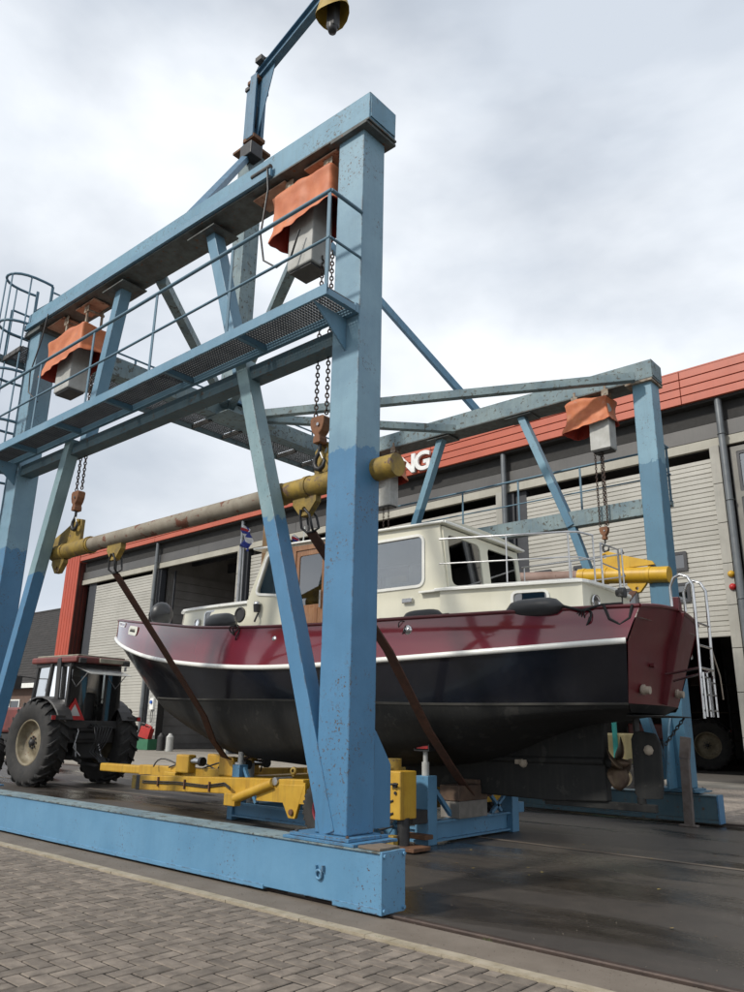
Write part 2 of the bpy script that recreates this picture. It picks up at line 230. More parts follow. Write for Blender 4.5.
# ------------------------------------------------------------------ mesh helpers
OFF = {}
class MB:
    def __init__(s): s.v = []; s.f = []; s.smooth = set(); s.mi = []; s.cur = 0
    def add(s, vs_, fs, smooth=False):
        b = len(s.v); s.v += [tuple(v) for v in vs_]
        for f in fs:
            if smooth: s.smooth.add(len(s.f))
            s.f.append(tuple(b+i for i in f)); s.mi.append(s.cur)
        return s
    def box(s, x0, x1, y0, y1, z0, z1):
        x0, x1 = min(x0, x1), max(x0, x1); y0, y1 = min(y0, y1), max(y0, y1); z0, z1 = min(z0, z1), max(z0, z1)
        return s.add([(x, y, z) for z in (z0, z1) for y in (y0, y1) for x in (x0, x1)],
                     [(0, 2, 3, 1), (4, 5, 7, 6), (0, 1, 5, 4), (2, 6, 7, 3), (0, 4, 6, 2), (1, 3, 7, 5)])
    def bar(s, p, q, w, h, up=(0, 0, 1)):              # rectangular bar: w across, h along up
        p, q = Vector(p), Vector(q); d = (q-p).normalized(); a = d.cross(Vector(up))
        if a.length < 1e-4: a = d.cross(Vector((1, 0, 0)))
        a.normalize(); u = a.cross(d).normalized(); a *= w/2; u *= h/2
        vs_ = [c+i*a+j*u for c in (p, q) for j in (-1, 1) for i in (-1, 1)]
        return s.add(vs_, [(0, 1, 3, 2), (4, 6, 7, 5), (0, 4, 5, 1), (2, 3, 7, 6), (0, 2, 6, 4), (1, 5, 7, 3)])
    def ibar(s, p, q, w, h, up=(0, 0, 1), t=.03):      # I-section
        p, q = Vector(p), Vector(q); d = (q-p).normalized(); a = d.cross(Vector(up)).normalized(); u = a.cross(d).normalized()
        o = u*(h/2-t/2)
        s.bar(p+o, q+o, w, t, up); s.bar(p-o, q-o, w, t, up); s.bar(p, q, t, h-2*t, up); return s
    def tube(s, pts, r, n=8, caps=True, closed=False):
        pts = [Vector(p) for p in pts]; rs = r if isinstance(r, (list, tuple)) else [r]*len(pts)
        rings = []; prev = None; m_ = len(pts)
        for i, p in enumerate(pts):
            if closed: d = pts[(i+1) % m_]-pts[i-1]
            else: d = pts[min(i+1, m_-1)]-pts[max(i-1, 0)]
            d.normalize()
            if prev is None:
                a = d.orthogonal().normalized()
            else:
                a = prev-d*prev.dot(d)
                a = a.normalized() if a.length > 1e-5 else d.orthogonal().normalized()
            prev = a; b = d.cross(a)
            rings.append([p+rs[i]*(a*math.cos(t)+b*math.sin(t)) for t in [2*math.pi*k/n for k in range(n)]])
        vs_ = [v for g in rings for v in g]; fs = []
        for i in range(m_ if closed else m_-1):
            j = (i+1) % m_
            for k in range(n): fs.append((i*n+k, i*n+(k+1) % n, j*n+(k+1) % n, j*n+k))
        s.add(vs_, fs, True)
        if caps and not closed:
            s.add(rings[0][::-1], [tuple(range(n))]); s.add(rings[-1], [tuple(range(n))])
        return s
    def cyl(s, p, q, r, n=16, r2=None): return s.tube([p, q], [r, r if r2 is None else r2], n)
    def prism(s, outer, Mx, t0, t1, holes=()):          # polygon (2-D) with holes, extruded along Mx's z
        loops = [list(outer)]+[list(h) for h in holes]
        flat = [p for l in loops for p in l]
        tris = tessellate_polygon([[Vector((p[0], p[1], 0)) for p in l] for l in loops])
        n = len(flat); vs_ = [Mx @ Vector((p[0], p[1], t)) for t in (t0, t1) for p in flat]; fs = []
        for a, b, c in tris:
            ar = (flat[b][0]-flat[a][0])*(flat[c][1]-flat[a][1])-(flat[b][1]-flat[a][1])*(flat[c][0]-flat[a][0])
            if abs(ar) < 1e-12: continue
            if ar < 0: a, b = b, a
            fs.append((c, b, a)); fs.append((n+a, n+b, n+c))
        k = 0
        for li, l in enumerate(loops):
            L_ = len(l); area = sum(l[i][0]*l[(i+1) % L_][1]-l[(i+1) % L_][0]*l[i][1] for i in range(L_))
            ccw = (area > 0) == (li == 0)
            for i in range(L_):
                a, b = k+i, k+(i+1) % L_
                fs.append((a, b, n+b, n+a) if ccw else (b, a, n+a, n+b))
            k += L_
        if (t1 < t0) != (Mx.to_3x3().determinant() < 0): fs = [f[::-1] for f in fs]
        return s.add(vs_, fs)
    def lathe(s, prof, Mx, n=24, a0=0, a1=2*math.pi, smooth=True):  # prof: (r, h), round Mx's z
        full = abs(a1-a0-2*math.pi) < 1e-6; m_ = n if full else n+1
        vs_ = [Mx @ Vector((r*math.cos(a0+(a1-a0)*k/n), r*math.sin(a0+(a1-a0)*k/n), h)) for r, h in prof for k in range(m_)]; fs = []
        for i in range(len(prof)-1):
            for k in range(n):
                k2 = (k+1) % m_; fs.append((i*m_+k, i*m_+k2, (i+1)*m_+k2, (i+1)*m_+k))
        return s.add(vs_, fs, smooth)
    def grid(s, rows, smooth=True, flip=False):
        n = len(rows[0]); fs = []
        for i in range(len(rows)-1):
            for k in range(n-1):
                f = (i*n+k, i*n+k+1, (i+1)*n+k+1, (i+1)*n+k); fs.append(f[::-1] if flip else f)
        return s.add([v for r in rows for v in r], fs, smooth)
    def mesh(s, name, mats, off=Vector((0, 0, 0))):
        me = bpy.data.meshes.new(name); me.from_pydata([tuple(Vector(v)-off) for v in s.v], [], s.f)
        for m in (mats if isinstance(mats, (list, tuple)) else [mats]): me.materials.append(M[m])
        me.polygons.foreach_set('use_smooth', [i in s.smooth for i in range(len(s.f))])
        me.polygons.foreach_set('material_index', s.mi); me.update(); return me
    def build(s, name, mats, parent=None, bevel=0, loc=None, weld=False, label=None, kind=None):
        off = Vector(loc) if loc is not None else (OFF.get(parent.name, Vector((0, 0, 0))) if parent else Vector((0, 0, 0)))
        me = s.mesh(name, mats, off); o = bpy.data.objects.new(name, me); C.objects.link(o)
        if weld:
            bm = bmesh.new(); bm.from_mesh(me); bmesh.ops.remove_doubles(bm, verts=bm.verts, dist=1e-4); bm.to_mesh(me); bm.free()
        if loc is not None: o.location = loc
        if parent: o.parent = parent
        OFF[o.name] = off
        if bevel:
            b = o.modifiers.new('bevel', 'BEVEL'); b.width = bevel; b.segments = 2; b.limit_method = 'ANGLE'; b.angle_limit = R(50)
        if label: o['label'] = label
        if kind: o['kind'] = kind
        return o
def thing(name, label, cat, loc=(0, 0, 0), rz=0, group=None, local=False):
    o = bpy.data.objects.new(name, None); C.objects.link(o); o.location = loc; o.rotation_euler = (0, 0, rz); o['label'] = label; o['category'] = cat
    o.empty_display_size = .2
    if group: o['group'] = group
    OFF[o.name] = Vector((0, 0, 0)) if local else Vector(loc); return o
def tag(o, label, cat, group=None):
    o['label'] = label; o['category'] = cat
    if group: o['group'] = group
    return o
def struct(mb, name, m, parent=None, **k):
    o = mb.build(name, m, parent, **k)
    if not parent: o['kind'] = 'structure'
    return o
def dup(root, loc, rz, label, group=None):
    r = root.copy(); C.objects.link(r); r.location = loc; r.rotation_euler = (0, 0, rz); r['label'] = label
    if group: r['group'] = group
    for ch in list(root.children):
        c = ch.copy(); C.objects.link(c); c.parent = r
        for g in ch.children:
            d = g.copy(); C.objects.link(d); d.parent = c
    return r
def frame(o, ux, uy):                                   # 4x4 with columns ux, uy, ux x uy at o
    ux, uy = Vector(ux).normalized(), Vector(uy).normalized(); n = ux.cross(uy)
    m = Matrix((ux, uy, n)).transposed().to_4x4(); m.translation = Vector(o); return m
def rrect(x0, x1, y0, y1, r, n=4, skew=0):
    pts = []
    for cx, cy, a in ((x1-r, y1-r, 0), (x0+r, y1-r, 90), (x0+r, y0+r, 180), (x1-r, y0+r, 270)):
        for k in range(n+1):
            t = R(a+90*k/n); pts.append((cx+r*math.cos(t), cy+r*math.sin(t)))
    if skew: pts = [(x+skew*(y-y0), y) for x, y in pts]
    return pts
def grow(poly, d):                                     # offset a convex-ish polygon outward
    cx = sum(p[0] for p in poly)/len(poly); cy = sum(p[1] for p in poly)/len(poly); n = len(poly); res = []
    for i in range(n):
        a = Vector(poly[i-1]); b = Vector(poly[(i+1) % n]); t = (b-a).normalized(); nn = Vector((t.y, -t.x))
        p = Vector(poly[i]); 
        if (p+nn*.01-Vector((cx, cy))).length < (p-Vector((cx, cy))).length: nn = -nn
        q = p+nn*d; res.append((q.x, q.y))
    return res
def lerp_tab(tab, x):
    if x <= tab[0][0]: return tab[0][1]
    for i in range(len(tab)-1):
        if x <= tab[i+1][0]:
            x0, y0 = tab[i]; x1, y1 = tab[i+1]; t = (x-x0)/(x1-x0)
            m0 = (y1-tab[i-1][1])/(x1-tab[i-1][0])*(x1-x0) if i > 0 else (y1-y0)
            m1 = (tab[i+2][1]-y0)/(tab[i+2][0]-x0)*(x1-x0) if i+2 < len(tab) else (y1-y0)
            return (2*t**3-3*t*t+1)*y0+(t**3-2*t*t+t)*m0+(-2*t**3+3*t*t)*y1+(t**3-t*t)*m1
    return tab[-1][1]
# ================================================================== GROUND
struct(MB().box(-1500, 1500, -1500, 1500, -.12, -.06), 'ground', 'far_ground')
struct(MB().box(-48, 18, 5.82, 15.56, -.05, 0), 'concrete_yard', 'slab')
struct(MB().box(-48, 18, 5.22, 5.70, -.05, .012), 'rail_foundation', 'strip', bevel=.012)
sm = MB(); xx = -48
while xx < 18:                                        # pale weathered kerb, uneven front edge
    n = 4
    for k in range(n):
        a = xx+k*.25; j0 = .012*noise.noise((a*3, 0, 0)); sm.box(a, a+.25, 5.115+j0, 5.22, -.05, .018+.004*noise.noise((a*2, 5, 0)))
    xx += 1.0
struct(sm, 'kerb', 'kerb_edge')
struct(MB().box(-48, 18, 5.700, 5.82, -.05, -.012), 'rail_groove', 'joint')
def rail(y, name):
    r_ = MB()
    prof = [(-.035, -.01), (.035, -.01), (.035, .022), (.027, .032), (-.027, .032), (-.035, .022)]
    r_.prism(prof, frame((-48, y, 0), (0, 1, 0), (0, 0, 1)), 0, 66); struct(r_, name, 'rail_steel')
rail(5.765, 'crane_rail'); rail(15.62, 'crane_rail')
struct(MB().box(-48, 18, 15.56, 15.70, -.05, -.015), 'rail_groove', 'joint')
struct(MB().box(-48, 18, 15.70, 16.15, -.05, .012), 'rail_foundation', 'strip')
jm = MB(); jm.box(-48, 18, 10.66, 10.70, -.02, .004); struct(jm, 'floor_joint', 'joint')
struct(MB().box(-48, 18, 10.70, 10.79, -.02, .006), 'floor_joint', 'strip')
# herringbone pavers, each a block of its own near the camera
pave = struct(MB().box(-22, 6, -3.5, 5.12, -.05, -.011), 'brick_pavement', 'joint')
a_ = .128
def paver_mb(mb, cx, cy, lx, ly, dz=0, c=.007, tx=0, ty=0):
    x, y = lx/2-.0055, ly/2-.0055
    vs_ = [(-x, -y, -.03), (x, -y, -.03), (x, y, -.03), (-x, y, -.03), (-x, -y, -c), (x, -y, -c), (x, y, -c), (-x, y, -c), (-x+c, -y+c, 0), (x-c, -y+c, 0), (x-c, y-c, 0), (-x+c, y-c, 0)]
    fs = [(0, 1, 5, 4), (1, 2, 6, 5), (2, 3, 7, 6), (3, 0, 4, 7), (4, 5, 9, 8), (5, 6, 10, 9), (6, 7, 11, 10), (7, 4, 8, 11), (8, 9, 10, 11)]
    mb.add([(cx+v[0], cy+v[1], dz+v[2]+v[0]*tx+v[1]*ty) for v in vs_], fs)
def px_of(p):
    v = Vector(p)-Vector((0, 0, 1.6)); z = v.dot(cf)
    if z <= .1: return None
    return 372+763.6*v.dot(cr)/z, 496-763.6*v.dot(cu)/z
blocks = []
for i in range(int(-22/a_), int(6/a_)):
    for j in range(int(-3.3/a_), int(5.3/a_)):
        d = (i-j) % 4
        if d == 0: c = ((i+1)*a_, (j+.5)*a_, 2*a_, a_)
        elif d == 3: c = ((i+.5)*a_, (j+1)*a_, a_, 2*a_)
        else: continue
        if c[1]+c[3]/2 > 5.115:
            lo = c[1]-c[3]/2
            if lo > 5.08: continue
            c = (c[0], (lo+5.115)/2, c[2], 5.115-lo)
        blocks.append(c)
vis = []; rest = []
for c in blocks:
    q = px_of((c[0], c[1], 0))
    (vis if q and -15 < q[0] < 760 and q[1] < 1010 else rest).append(c)
vis.sort(key=lambda c: c[0]**2+c[1]**2+(100 if c[2]*c[3] < 1.9*a_*a_ else 0)); near, more = vis[:300], vis[300:]
pm = {}
for key, (lx, ly) in {'h': (2*a_, a_), 'v': (a_, 2*a_)}.items():
    mb = MB(); paver_mb(mb, 0, 0, lx, ly); pm[key] = mb.mesh('brick', 'paver')
for c in near:
    o = bpy.data.objects.new('brick', pm['h' if c[2] > c[3] else 'v']); C.objects.link(o); o.parent = pave
    o.location = (c[0]+random.gauss(0, .0012), c[1]+random.gauss(0, .0012), random.gauss(0, .0010)); o.rotation_euler = (random.gauss(0, .006), random.gauss(0, .006), random.gauss(0, .006))
mb = MB()
for c in more+rest:
    paver_mb(mb, c[0]+random.gauss(0, .0012), c[1]+random.gauss(0, .0012), c[2], c[3], random.gauss(0, .0010), tx=random.gauss(0, .006), ty=random.gauss(0, .006))
mb.build('brick_field', 'paver', pave, kind='stuff')
# pavers beyond the far rail, laid to the doors: real blocks, one sheet
fp = struct(MB().box(-60, 18, 16.15, 25.6, -.05, -.008), 'far_pavement', 'joint')
mb = MB(); y = 16.2; r_ = 0
while y < 25.5:
    x = -20+(r_ % 2)*.15
    while x < 4: paver_mb(mb, x, y, .3, .15, random.gauss(0, .003)); x += .3
    y += .15; r_ += 1
mb.build('brick_field', 'far_paver', fp, kind='stuff')
struct(MB().box(-60, -20.15, 16.15, 25.5, -.05, -.001), 'yard_pavement', 'apron')
struct(MB().box(-70, 18, 25.6, 50, -.05, .006), 'door_apron', 'apron')
lm = MB()                                              # scattered leaves on the floor
for k in range(46):
    x, y = random.uniform(-7, -1.5), random.uniform(6.3, 12.5); a = random.uniform(0, 6.28); s_ = random.uniform(.012, .03)
    lm.add([(x+s_*math.cos(a+t)*(1 if i % 2 else .55), y+s_*math.sin(a+t)*(1 if i % 2 else .55), .006+random.random()*.008) for i, t in enumerate((0, 1.57, 3.14, 4.71))], [(0, 1, 2, 3)])
o = lm.build('fallen_leaves', 'leaf'); tag(o, 'small yellow leaves scattered over the dark concrete yard', 'leaves'); o['kind'] = 'stuff'
gm = MB(); random.seed(21)                            # grit and crumbs lying on the yard and the strip
for k in range(1500):
    x, y = random.uniform(-12, -1), random.choice((random.uniform(5.25, 5.7), random.uniform(5.85, 12)))
    r_ = random.uniform(.002, .007); z = .013 if y < 5.7 else .001; a = random.uniform(0, 6.28)
    gm.add([(x+r_*math.cos(a+t), y+r_*math.sin(a+t), z) for t in (0, 2.1, 4.2)]+[(x, y, z+r_*.9)], [(0, 1, 3), (1, 2, 3), (2, 0, 3)])
o = gm.build('grit', 'strip'); tag(o, 'fine grit and crumbs strewn over the dark concrete yard', 'grit'); o['kind'] = 'stuff'
wm = MB()
for bx, by in ((-5.9, 5.15), (-5.75, 5.14), (-9.2, 5.14), (-4.4, 5.14), (-3.75, 5.72)):
    for k in range(14):
        a = random.uniform(0, 6.28); l = random.uniform(.02, .05); x = bx+random.gauss(0, .03); y = by+random.gauss(0, .008)
        wm.add([(x-.003, y, 0), (x+.003, y, 0), (x+l*math.cos(a), y+l*math.sin(a)*.5, l*random.uniform(.5, 1))], [(0, 1, 2)])
o = wm.build('weeds', 'weed'); tag(o, 'tiny tufts of weed in the joint beside the pale kerb', 'weeds'); o['kind'] = 'stuff'

# ================================================================== WORKSHOP BUILDING (local: x along facade, y into it)
A0, B0 = Vector((-50, 28.6)), Vector((-7, 27.5)); e_ = (B0-A0).normalized(); brz = math.atan2(e_.y, e_.x)
hall = thing('workshop', 'long boatyard hall with red clad roof edge and tall pale sectional doors', 'building', (-7, 27.5, 0), brz, local=True)
U0, U1, ZB, ZT = -50.4, 14., 13.4, 14.75
# shell behind the front: roof, back wall, partitions
sh = MB(); sh.box(U0, U1, .9, 26, 14.3, 14.5); sh.box(U0, U1, 25.8, 26, 0, 14.3); sh.box(U0, U0+.2, .9, 25.8, 0, 14.3); sh.box(U1-.2, U1, .9, 25.8, 0, 14.3)
sh.build('wall', 'room_wall', hall)
for u in (-37.8, -28.5, -10.0, -.7): MB().box(u-.08, u+.08, 1.3, 25.8, 0, 14.3).build('partition', 'room_wall', hall)
MB().box(U0+.2, U1-.2, 1.1, 25.8, .005, .02).build('floor', 'room_floor', hall)
# fascia of four boards, panel joints every 5.4 m
bh = (ZT-ZB)/4
for k in range(4):
    u = U0+2.2
    seg = 0
    while u < U1:
        w = min(12.0, U1-u) if seg else 10.4
        w = min(w, U1-u)
        MB().box(u+.012, u+w-.012, -.02-.0*k, .12, ZB+k*bh+.035, ZB+(k+1)*bh-.005).build('fascia_board', 'clad_red', hall, bevel=.008)
        u += w; seg += 1
MB().box(U0+2.2, U1, .10, .3, ZB-.02, ZT-.02).build('fascia_back', 'soffit', hall)
MB().box(U0, U1, -.03, .45, ZT, ZT+.05).build('roof_edge', 'clad_red', hall)
MB().box(U0+2.4, U1, .12, .9, ZB-.06, ZB-.021).build('soffit', 'soffit', hall)
# left corner column, ribbed
for k in range(5):
    w = .42; u = U0+k*w
    c = MB(); c.box(u+.02, u+w-.02, -.02, .1, 0, ZT-.06-(.0 if k < 1 else 0)); c.build('column_panel', 'column_red', hall, bevel=.03)
MB().box(U0, U0+2.1, .1, .9, 0, ZT-.07).build('corner_column', 'column_red', hall)
for k in range(3): MB().box(U0+2.102, U0+2.15, .0+k*.3, .27+k*.3, 0, ZB-.07).build('column_panel', 'column_red_shade', hall, bevel=.02)
MB().box(U0-.05, U0, .0, 26, 0, ZT-.1).build('side_wall', 'column_red', hall)
# dark band, pale lintel, gap
bands = [-48.3, -37.8, -28.5, -19.2, -10.0, -.7, 8.6, U1]
for i in range(len(bands)-1):
    a, b = bands[i]+.03, bands[i+1]-.03
    MB().box(a, b, .50, .62, 12.62, ZB-.07).build('soffit_panel', 'soffit', hall)
    m_ = (a+b)/2
    for p, q in ((a, m_-.01), (m_+.01, b)): MB().box(p, q, .42, .55, 12.0, 12.58).build('band_panel', 'band', hall, bevel=.01)
    MB().box(a, b, .38, .56, 11.62, 11.97).build('lintel', 'beam_pale', hall, bevel=.01)
    MB().box(a, b, .57, .75, 11.64, 12.6).build('head_wall', 'jamb', hall)
# pilasters, downpipes
for u in bands[1:7]:
    for k in range(8):
        MB().box(u-.42, u-.08, .34, .58, k*1.46+.01, k*1.46+1.45).build('pilaster_panel', 'pilaster', hall, bevel=.01)
    MB().box(u-.078, u+(.42 if u < -1 else .1), .5, .9, 0, 11.6).build('pillar', 'jamb', hall)
    p = MB(); p.cyl((u+.12, .22, 0), (u+.12, .22, ZB-.03), .13, 14)
    p.build('downpipe', 'downpipe', hall)
    c = MB()
    for z in (2.5, 6, 9.5, 12): c.tube([(u+.12+.145*math.cos(t), .22+.145*math.sin(t), z) for t in [k*math.pi/6 for k in range(12)]], .02, 6, closed=True)
    c.build('pipe_clip', 'downpipe', hall)
# sectional doors: panels with ribs
def panel_mesh(w, h, ribs, name='door_panel'):
    mb = MB(); n = ribs
    prof = []
    for k in range(n):
        z0 = h*k/n; z1 = h*(k+1)/n
        prof += [(0.0, z0+.002), (-.028, z0+.028), (-.028, z1-.02), (0, z1-.004)]
    rows = [[(0, y, z), (w, y, z)] for y, z in prof]
    mb.grid(rows, smooth=False, flip=True); mb.box(0, w, .001, .04, .004, h-.004); return mb.mesh(name, 'slat')
def door(u0, u1, zbot, ztop, ribs=3, h=.58, wins=()):
    n = int(round((ztop-zbot)/h)); h = (ztop-zbot)/n; me = panel_mesh(u1-u0, h, ribs)
    for k in range(n):
        o = bpy.data.objects.new('door_panel', me); C.objects.link(o); o.parent = hall; o.location = (u0, .62+random.uniform(-.004, .004), zbot+k*h)
    for (a, b, z0, z1) in wins:
        f = MB(); F = frame((a, .57, z0), (1, 0, 0), (0, 0, 1))
        o_, i_ = rrect(0, b-a, 0, z1-z0, .03, 1), rrect(.11, b-a-.11, .11, z1-z0-.11, .02, 1)
        f.prism(o_, F, .0, .045, [i_]); fo = f.build('door_window', 'frame_dark', hall)
        g = MB(); g.prism(i_, F, -.003, .005); g.build('pane', 'glass_dark', fo)
        bk = MB(); bk.prism(i_, F, -.012, -.006); bk.build('blind', 'room_wall', fo)
door(-46.3, -38.3, 0, 11.4, 3)
door(-27.9, -19.7, 0, 11.25, 3)
door(-18.6, -10.5, 0, 11.25, 3)
w5 = []
for u in (-9.1, -7.3, -5.5, -3.55):
    for z in (7.25, 6.1): w5.append((u+.35, u+1.15, z, z+.72))
door(-9.0, -1.15, 4.8, 11.3, 3, .54, w5)
MB().box(-47.4, -46.31, .6, .95, 0, 11.6).build('jamb', 'jamb', hall)
MB().box(-9.55, -9.02, .62, .9, 0, 11.6).build('jamb', 'jamb', hall)
# small square vents low on first door
for u in (-41.0, -39.2): MB().box(u, u+.28, .585, .6, 4.9, 5.2).build('door_handle', 'frame_dark', hall)
# office glazing right of the last pilaster
fr = MB(); Fw = frame((-.58, .46, 0), (1, 0, 0), (0, 0, 1)); holes = []
rowz = [(.3, 2.2), (2.45, 4.3), (4.5, 6.2), (6.4, 7.9), (8.1, 9.6), (9.8, 11.3)]
for z0, z1 in rowz:
    for c0, c1 in ((.35, 2.1), (2.3, 4.05), (4.25, 6.0)): holes.append(rrect(c0, c1, z0, z1, .03, 1))
fr.prism([(0.15, .1), (6.3, .1), (6.3, 11.5), (.15, 11.5)], Fw, -.02, .06, holes); wf = fr.build('window_frame', 'window_frame', hall)
for h_ in holes:
    g = MB(); g.prism(h_, Fw, -.012, 0); g.build('pane', 'glass', wf)
    g = MB(); i_ = rrect(h_[2][0]+.0, h_[0][0], h_[-1][1], h_[0][1], .03, 1)
    xs = [p[0] for p in h_]; ys = [p[1] for p in h_]
    g.prism(rrect(min(xs), max(xs), min(ys), max(ys), .03, 1), Fw, .0, .045, [rrect(min(xs)+.09, max(xs)-.09, min(ys)+.09, max(ys)-.09, .03, 1)]); g.build('sash', 'frame_dark', wf)
MB().box(.0, U1-.3, 3.0, 3.1, 0, 11.5).build('office_wall', 'room_dark', hall)
# open bay: rear door and rails seen through it
rd = panel_mesh(8.6, .6, 3)
for k in range(18):
    o = bpy.data.objects.new('rear_door_panel', rd); C.objects.link(o); o.parent = hall; o.location = (-37.4, 24.9, .1+k*.6)
g = MB()
for u in (-36.9, -29.3): g.box(u, u+.12, 1.2, 1.3, 0, 11.5)
for k in range(7): g.box(-37.6, -28.7, 3+k*3.1, 3.2+k*3.1, 12.2, 12.8)
g.build('door_track', 'jamb', hall)
sd = MB()
for k in range(20): sd.box(-37.70, -37.66, 1.4, 24, .3+k*.56, .3+k*.56+.53)
sd.build('side_lining', 'room_wall', hall)
# white block wall, lamp cluster and electrics low in the first pier
blk = MB()
MB().box(-37.3, -36.2, .45, .9, 0, 3.9).build('block_wall', 'joint', hall)
bw = MB(); bw.box(0, .38, -.03, 0, 0, .19); bme = bw.mesh('block', 'white_block')
for r_ in range(19):
    for c_ in range(4):
        u = -37.28+c_*.4-(.2 if r_ % 2 else 0)
        a, b = max(u, -37.29), min(u+.38, -36.21)
        if b-a < .05: continue
        o = bpy.data.objects.new('block', bme); C.objects.link(o); o.parent = hall; o.location = (a, .45, .02+r_*.203); o.scale = ((b-a)/.38, 1, 1)
MB().box(-36.9, -36.5, .28, .42, 2.4, 3.1).build('switch_box', 'white_paint', hall)
MB().cyl((-36.7, .28, 2.85), (-36.7, .20, 2.85), .11, 12).build('socket', 'blue_plastic', hall)
MB().tube([(-36.7, .33, 2.4), (-36.72, .3, 2.0), (-36.6, .28, 1.6), (-36.45, .28, 1.7), (-36.5, .3, 2.3)], .02, 6).build('cable', 'hose', hall)
for nm, z, m_ in (('amber_lamp', 6.9, 'lamp_amber'), ('red_lamp', 6.45, 'lamp_red')):
    l = MB(); l.lathe([(0, .13), (.08, .11), (.12, .04), (.12, 0)], frame((-.86, .34, z), (1, 0, 0), (0, 0, 1)), 14); l.build(nm, m_, hall)
# raised letters on the fascia
def letter(ch, u, z, size, xs=1.0):
    cu_ = bpy.data.curves.new('letter', 'FONT'); cu_.body = ch; cu_.size = size; cu_.extrude = .06; cu_.offset = .028*size; cu_.resolution_u = 5
    t_ = bpy.data.objects.new('tmp', cu_); C.objects.link(t_); bpy.context.view_layer.update()
    me = bpy.data.meshes.new_from_object(t_.evaluated_get(bpy.context.evaluated_depsgraph_get())); bpy.data.objects.remove(t_)
    me.materials.clear(); me.materials.append(M['letter']); o = bpy.data.objects.new('letter', me); C.objects.link(o); o.parent = hall
    o.location = (u, -.16, z); o.rotation_euler = (R(90), 0, 0); o.scale = (xs, 1, 1); o['label'] = 'raised white letter '+ch+' on the red fascia'
letter('N', -15.72, 13.50, 1.30, 1.12); letter('G', -14.70, 13.50, 1.30, 1.08); letter('L', -24.62, 13.92, 1.1, 1.1)
# neighbouring house with dark tiled roof, behind the hall's left corner
hx, hy = -74., 33.
house = thing('tiled_house', 'house with a steep dark tiled roof left of the red corner column', 'house', (hx, hy, 0), 0)
MB().box(hx-18, hx+9, hy, hy+12, 0, 4.6).build('wall', 'house_brick', house)
MB().box(hx-18.3, hx+9.3, hy-.75, hy-.55, 4.35, 4.75).build('gutter', 'white_paint', house)
rs = 30; tr = MB()
for k in range(rs):
    y0, z0 = hy-.7+k*.28, 4.7+k*.285
    u = -18.3
    while u < 9.3:
        w = .30
        tr.add([(hx+u, y0, z0+.05), (hx+u+.1, y0-.01, z0+.10), (hx+u+w, y0, z0+.05), (hx+u, y0+.3, z0+.305), (hx+u+.1, y0+.3, z0+.355), (hx+u+w, y0+.3, z0+.305), (hx+u, y0, z0), (hx+u+w, y0, z0)],
               [(0, 1, 4, 3), (1, 2, 5, 4), (0, 6, 7, 2), (0, 2, 1)]); u += w
t_ = tr.build('roof', 'tile', house)
MB().cyl((hx-18.3, hy+7.8, 13.35), (hx+9.3, hy+7.8, 13.35), .18, 8).build('ridge', 'tile', house)
mb = MB(); mb.add([(hx-18, hy-.4, 4.7), (hx+9, hy-.4, 4.7), (hx+9, hy+7.8, 13.1), (hx-18, hy+7.8, 13.1), (hx-18, hy+15.5, 4.7), (hx+9, hy+15.5, 4.7)], [(0, 1, 2, 3), (3, 2, 5, 4), (1, 5, 2), (0, 3, 4)])
mb.build('roof_deck', 'tile', house)
for u in (-14, -9, -4, 1, 5):
    w_ = MB(); F = frame((hx+u, hy-.04, 1.4), (1, 0, 0), (0, 0, 1)); w_.prism([(0, 0), (2, 0), (2, 2), (0, 2)], F, -.02, .06, [[(.12, .12), (1.88, .12), (1.88, 1.88), (.12, 1.88)]])
    wo = w_.build('window', 'white_paint', house); MB().prism([(.12, .12), (1.88, .12), (1.88, 1.88), (.12, 1.88)], F, -.01, .0).build('pane', 'glass_dark', wo)
# ================================================================== GANTRY
G = thing('boat_hoist_gantry', 'huge pale blue steel travelling gantry on rails straddling the cruiser, with catwalks', 'gantry crane', (-9.8, 10.6, 0))
def B(name, m, x0, x1, y0, y1, z0, z1, parent=G, bevel=.008): return MB().box(x0, x1, y0, y1, z0, z1).build(name, m, parent, bevel=bevel)
def bar(name, m, p, q, w, h, parent=G, up=(0, 0, 1), bevel=.008, **k): return MB().bar(p, q, w, h, up).build(name, m, parent, bevel=bevel, **k)
def bolts(pts, ax=(0, 0, 1), r=.018, h=.02):
    mb = MB(); ax = Vector(ax)
    for p in pts: mb.cyl(p, Vector(p)+ax*h, r, 6)
    return mb
# near base beam with raised skirt, end cover, tow eye
bb = B('base_beam', 'blue_base', -15.0, -4.78, 5.63, 5.93, .062, .52, bevel=.006)
sk = MB(); sk.box(-15.0, -6.3, 5.622, 5.94, .040, .085); sk.box(-5.35, -4.78, 5.622, 5.94, .035, .085); sk.build('skirt', 'blue_base', bb, bevel=.004)
MB().box(-15.0, -4.77, 5.61, 5.95, .522, .538).build('top_flange', 'old_steel', bb, bevel=.003)
ec = MB().box(-4.78, -4.75, 5.615, 5.945, .035, .54).build('end_cover', 'blue_base', bb, bevel=.004)
bolts([(-4.75, y, z) for y in (5.645, 5.915) for z in (.07, .505)], (1, 0, 0)).build('bolt', 'blue_base', bb)
h_ = MB(); ey = (-5.52, 5.63, .27)
h_.tube([(ey[0]+.038*math.cos(t), 5.612, ey[2]+.038*math.sin(t)) for t in [k*math.pi/6 for k in range(12)]], .013, 8, closed=True)
h_.box(ey[0]-.045, ey[0]-.03, 5.6, 5.63, .31, .345); h_.box(ey[0]+.045, ey[0]+.062, 5.6, 5.63, .30, .35); h_.build('towing_eye', 'blue_base', bb)
c = MB()
for x in (-5.9, -8.2, -10.5, -12.8): c.box(x-.12, x+.12, 5.70, 5.86, .03, .06)
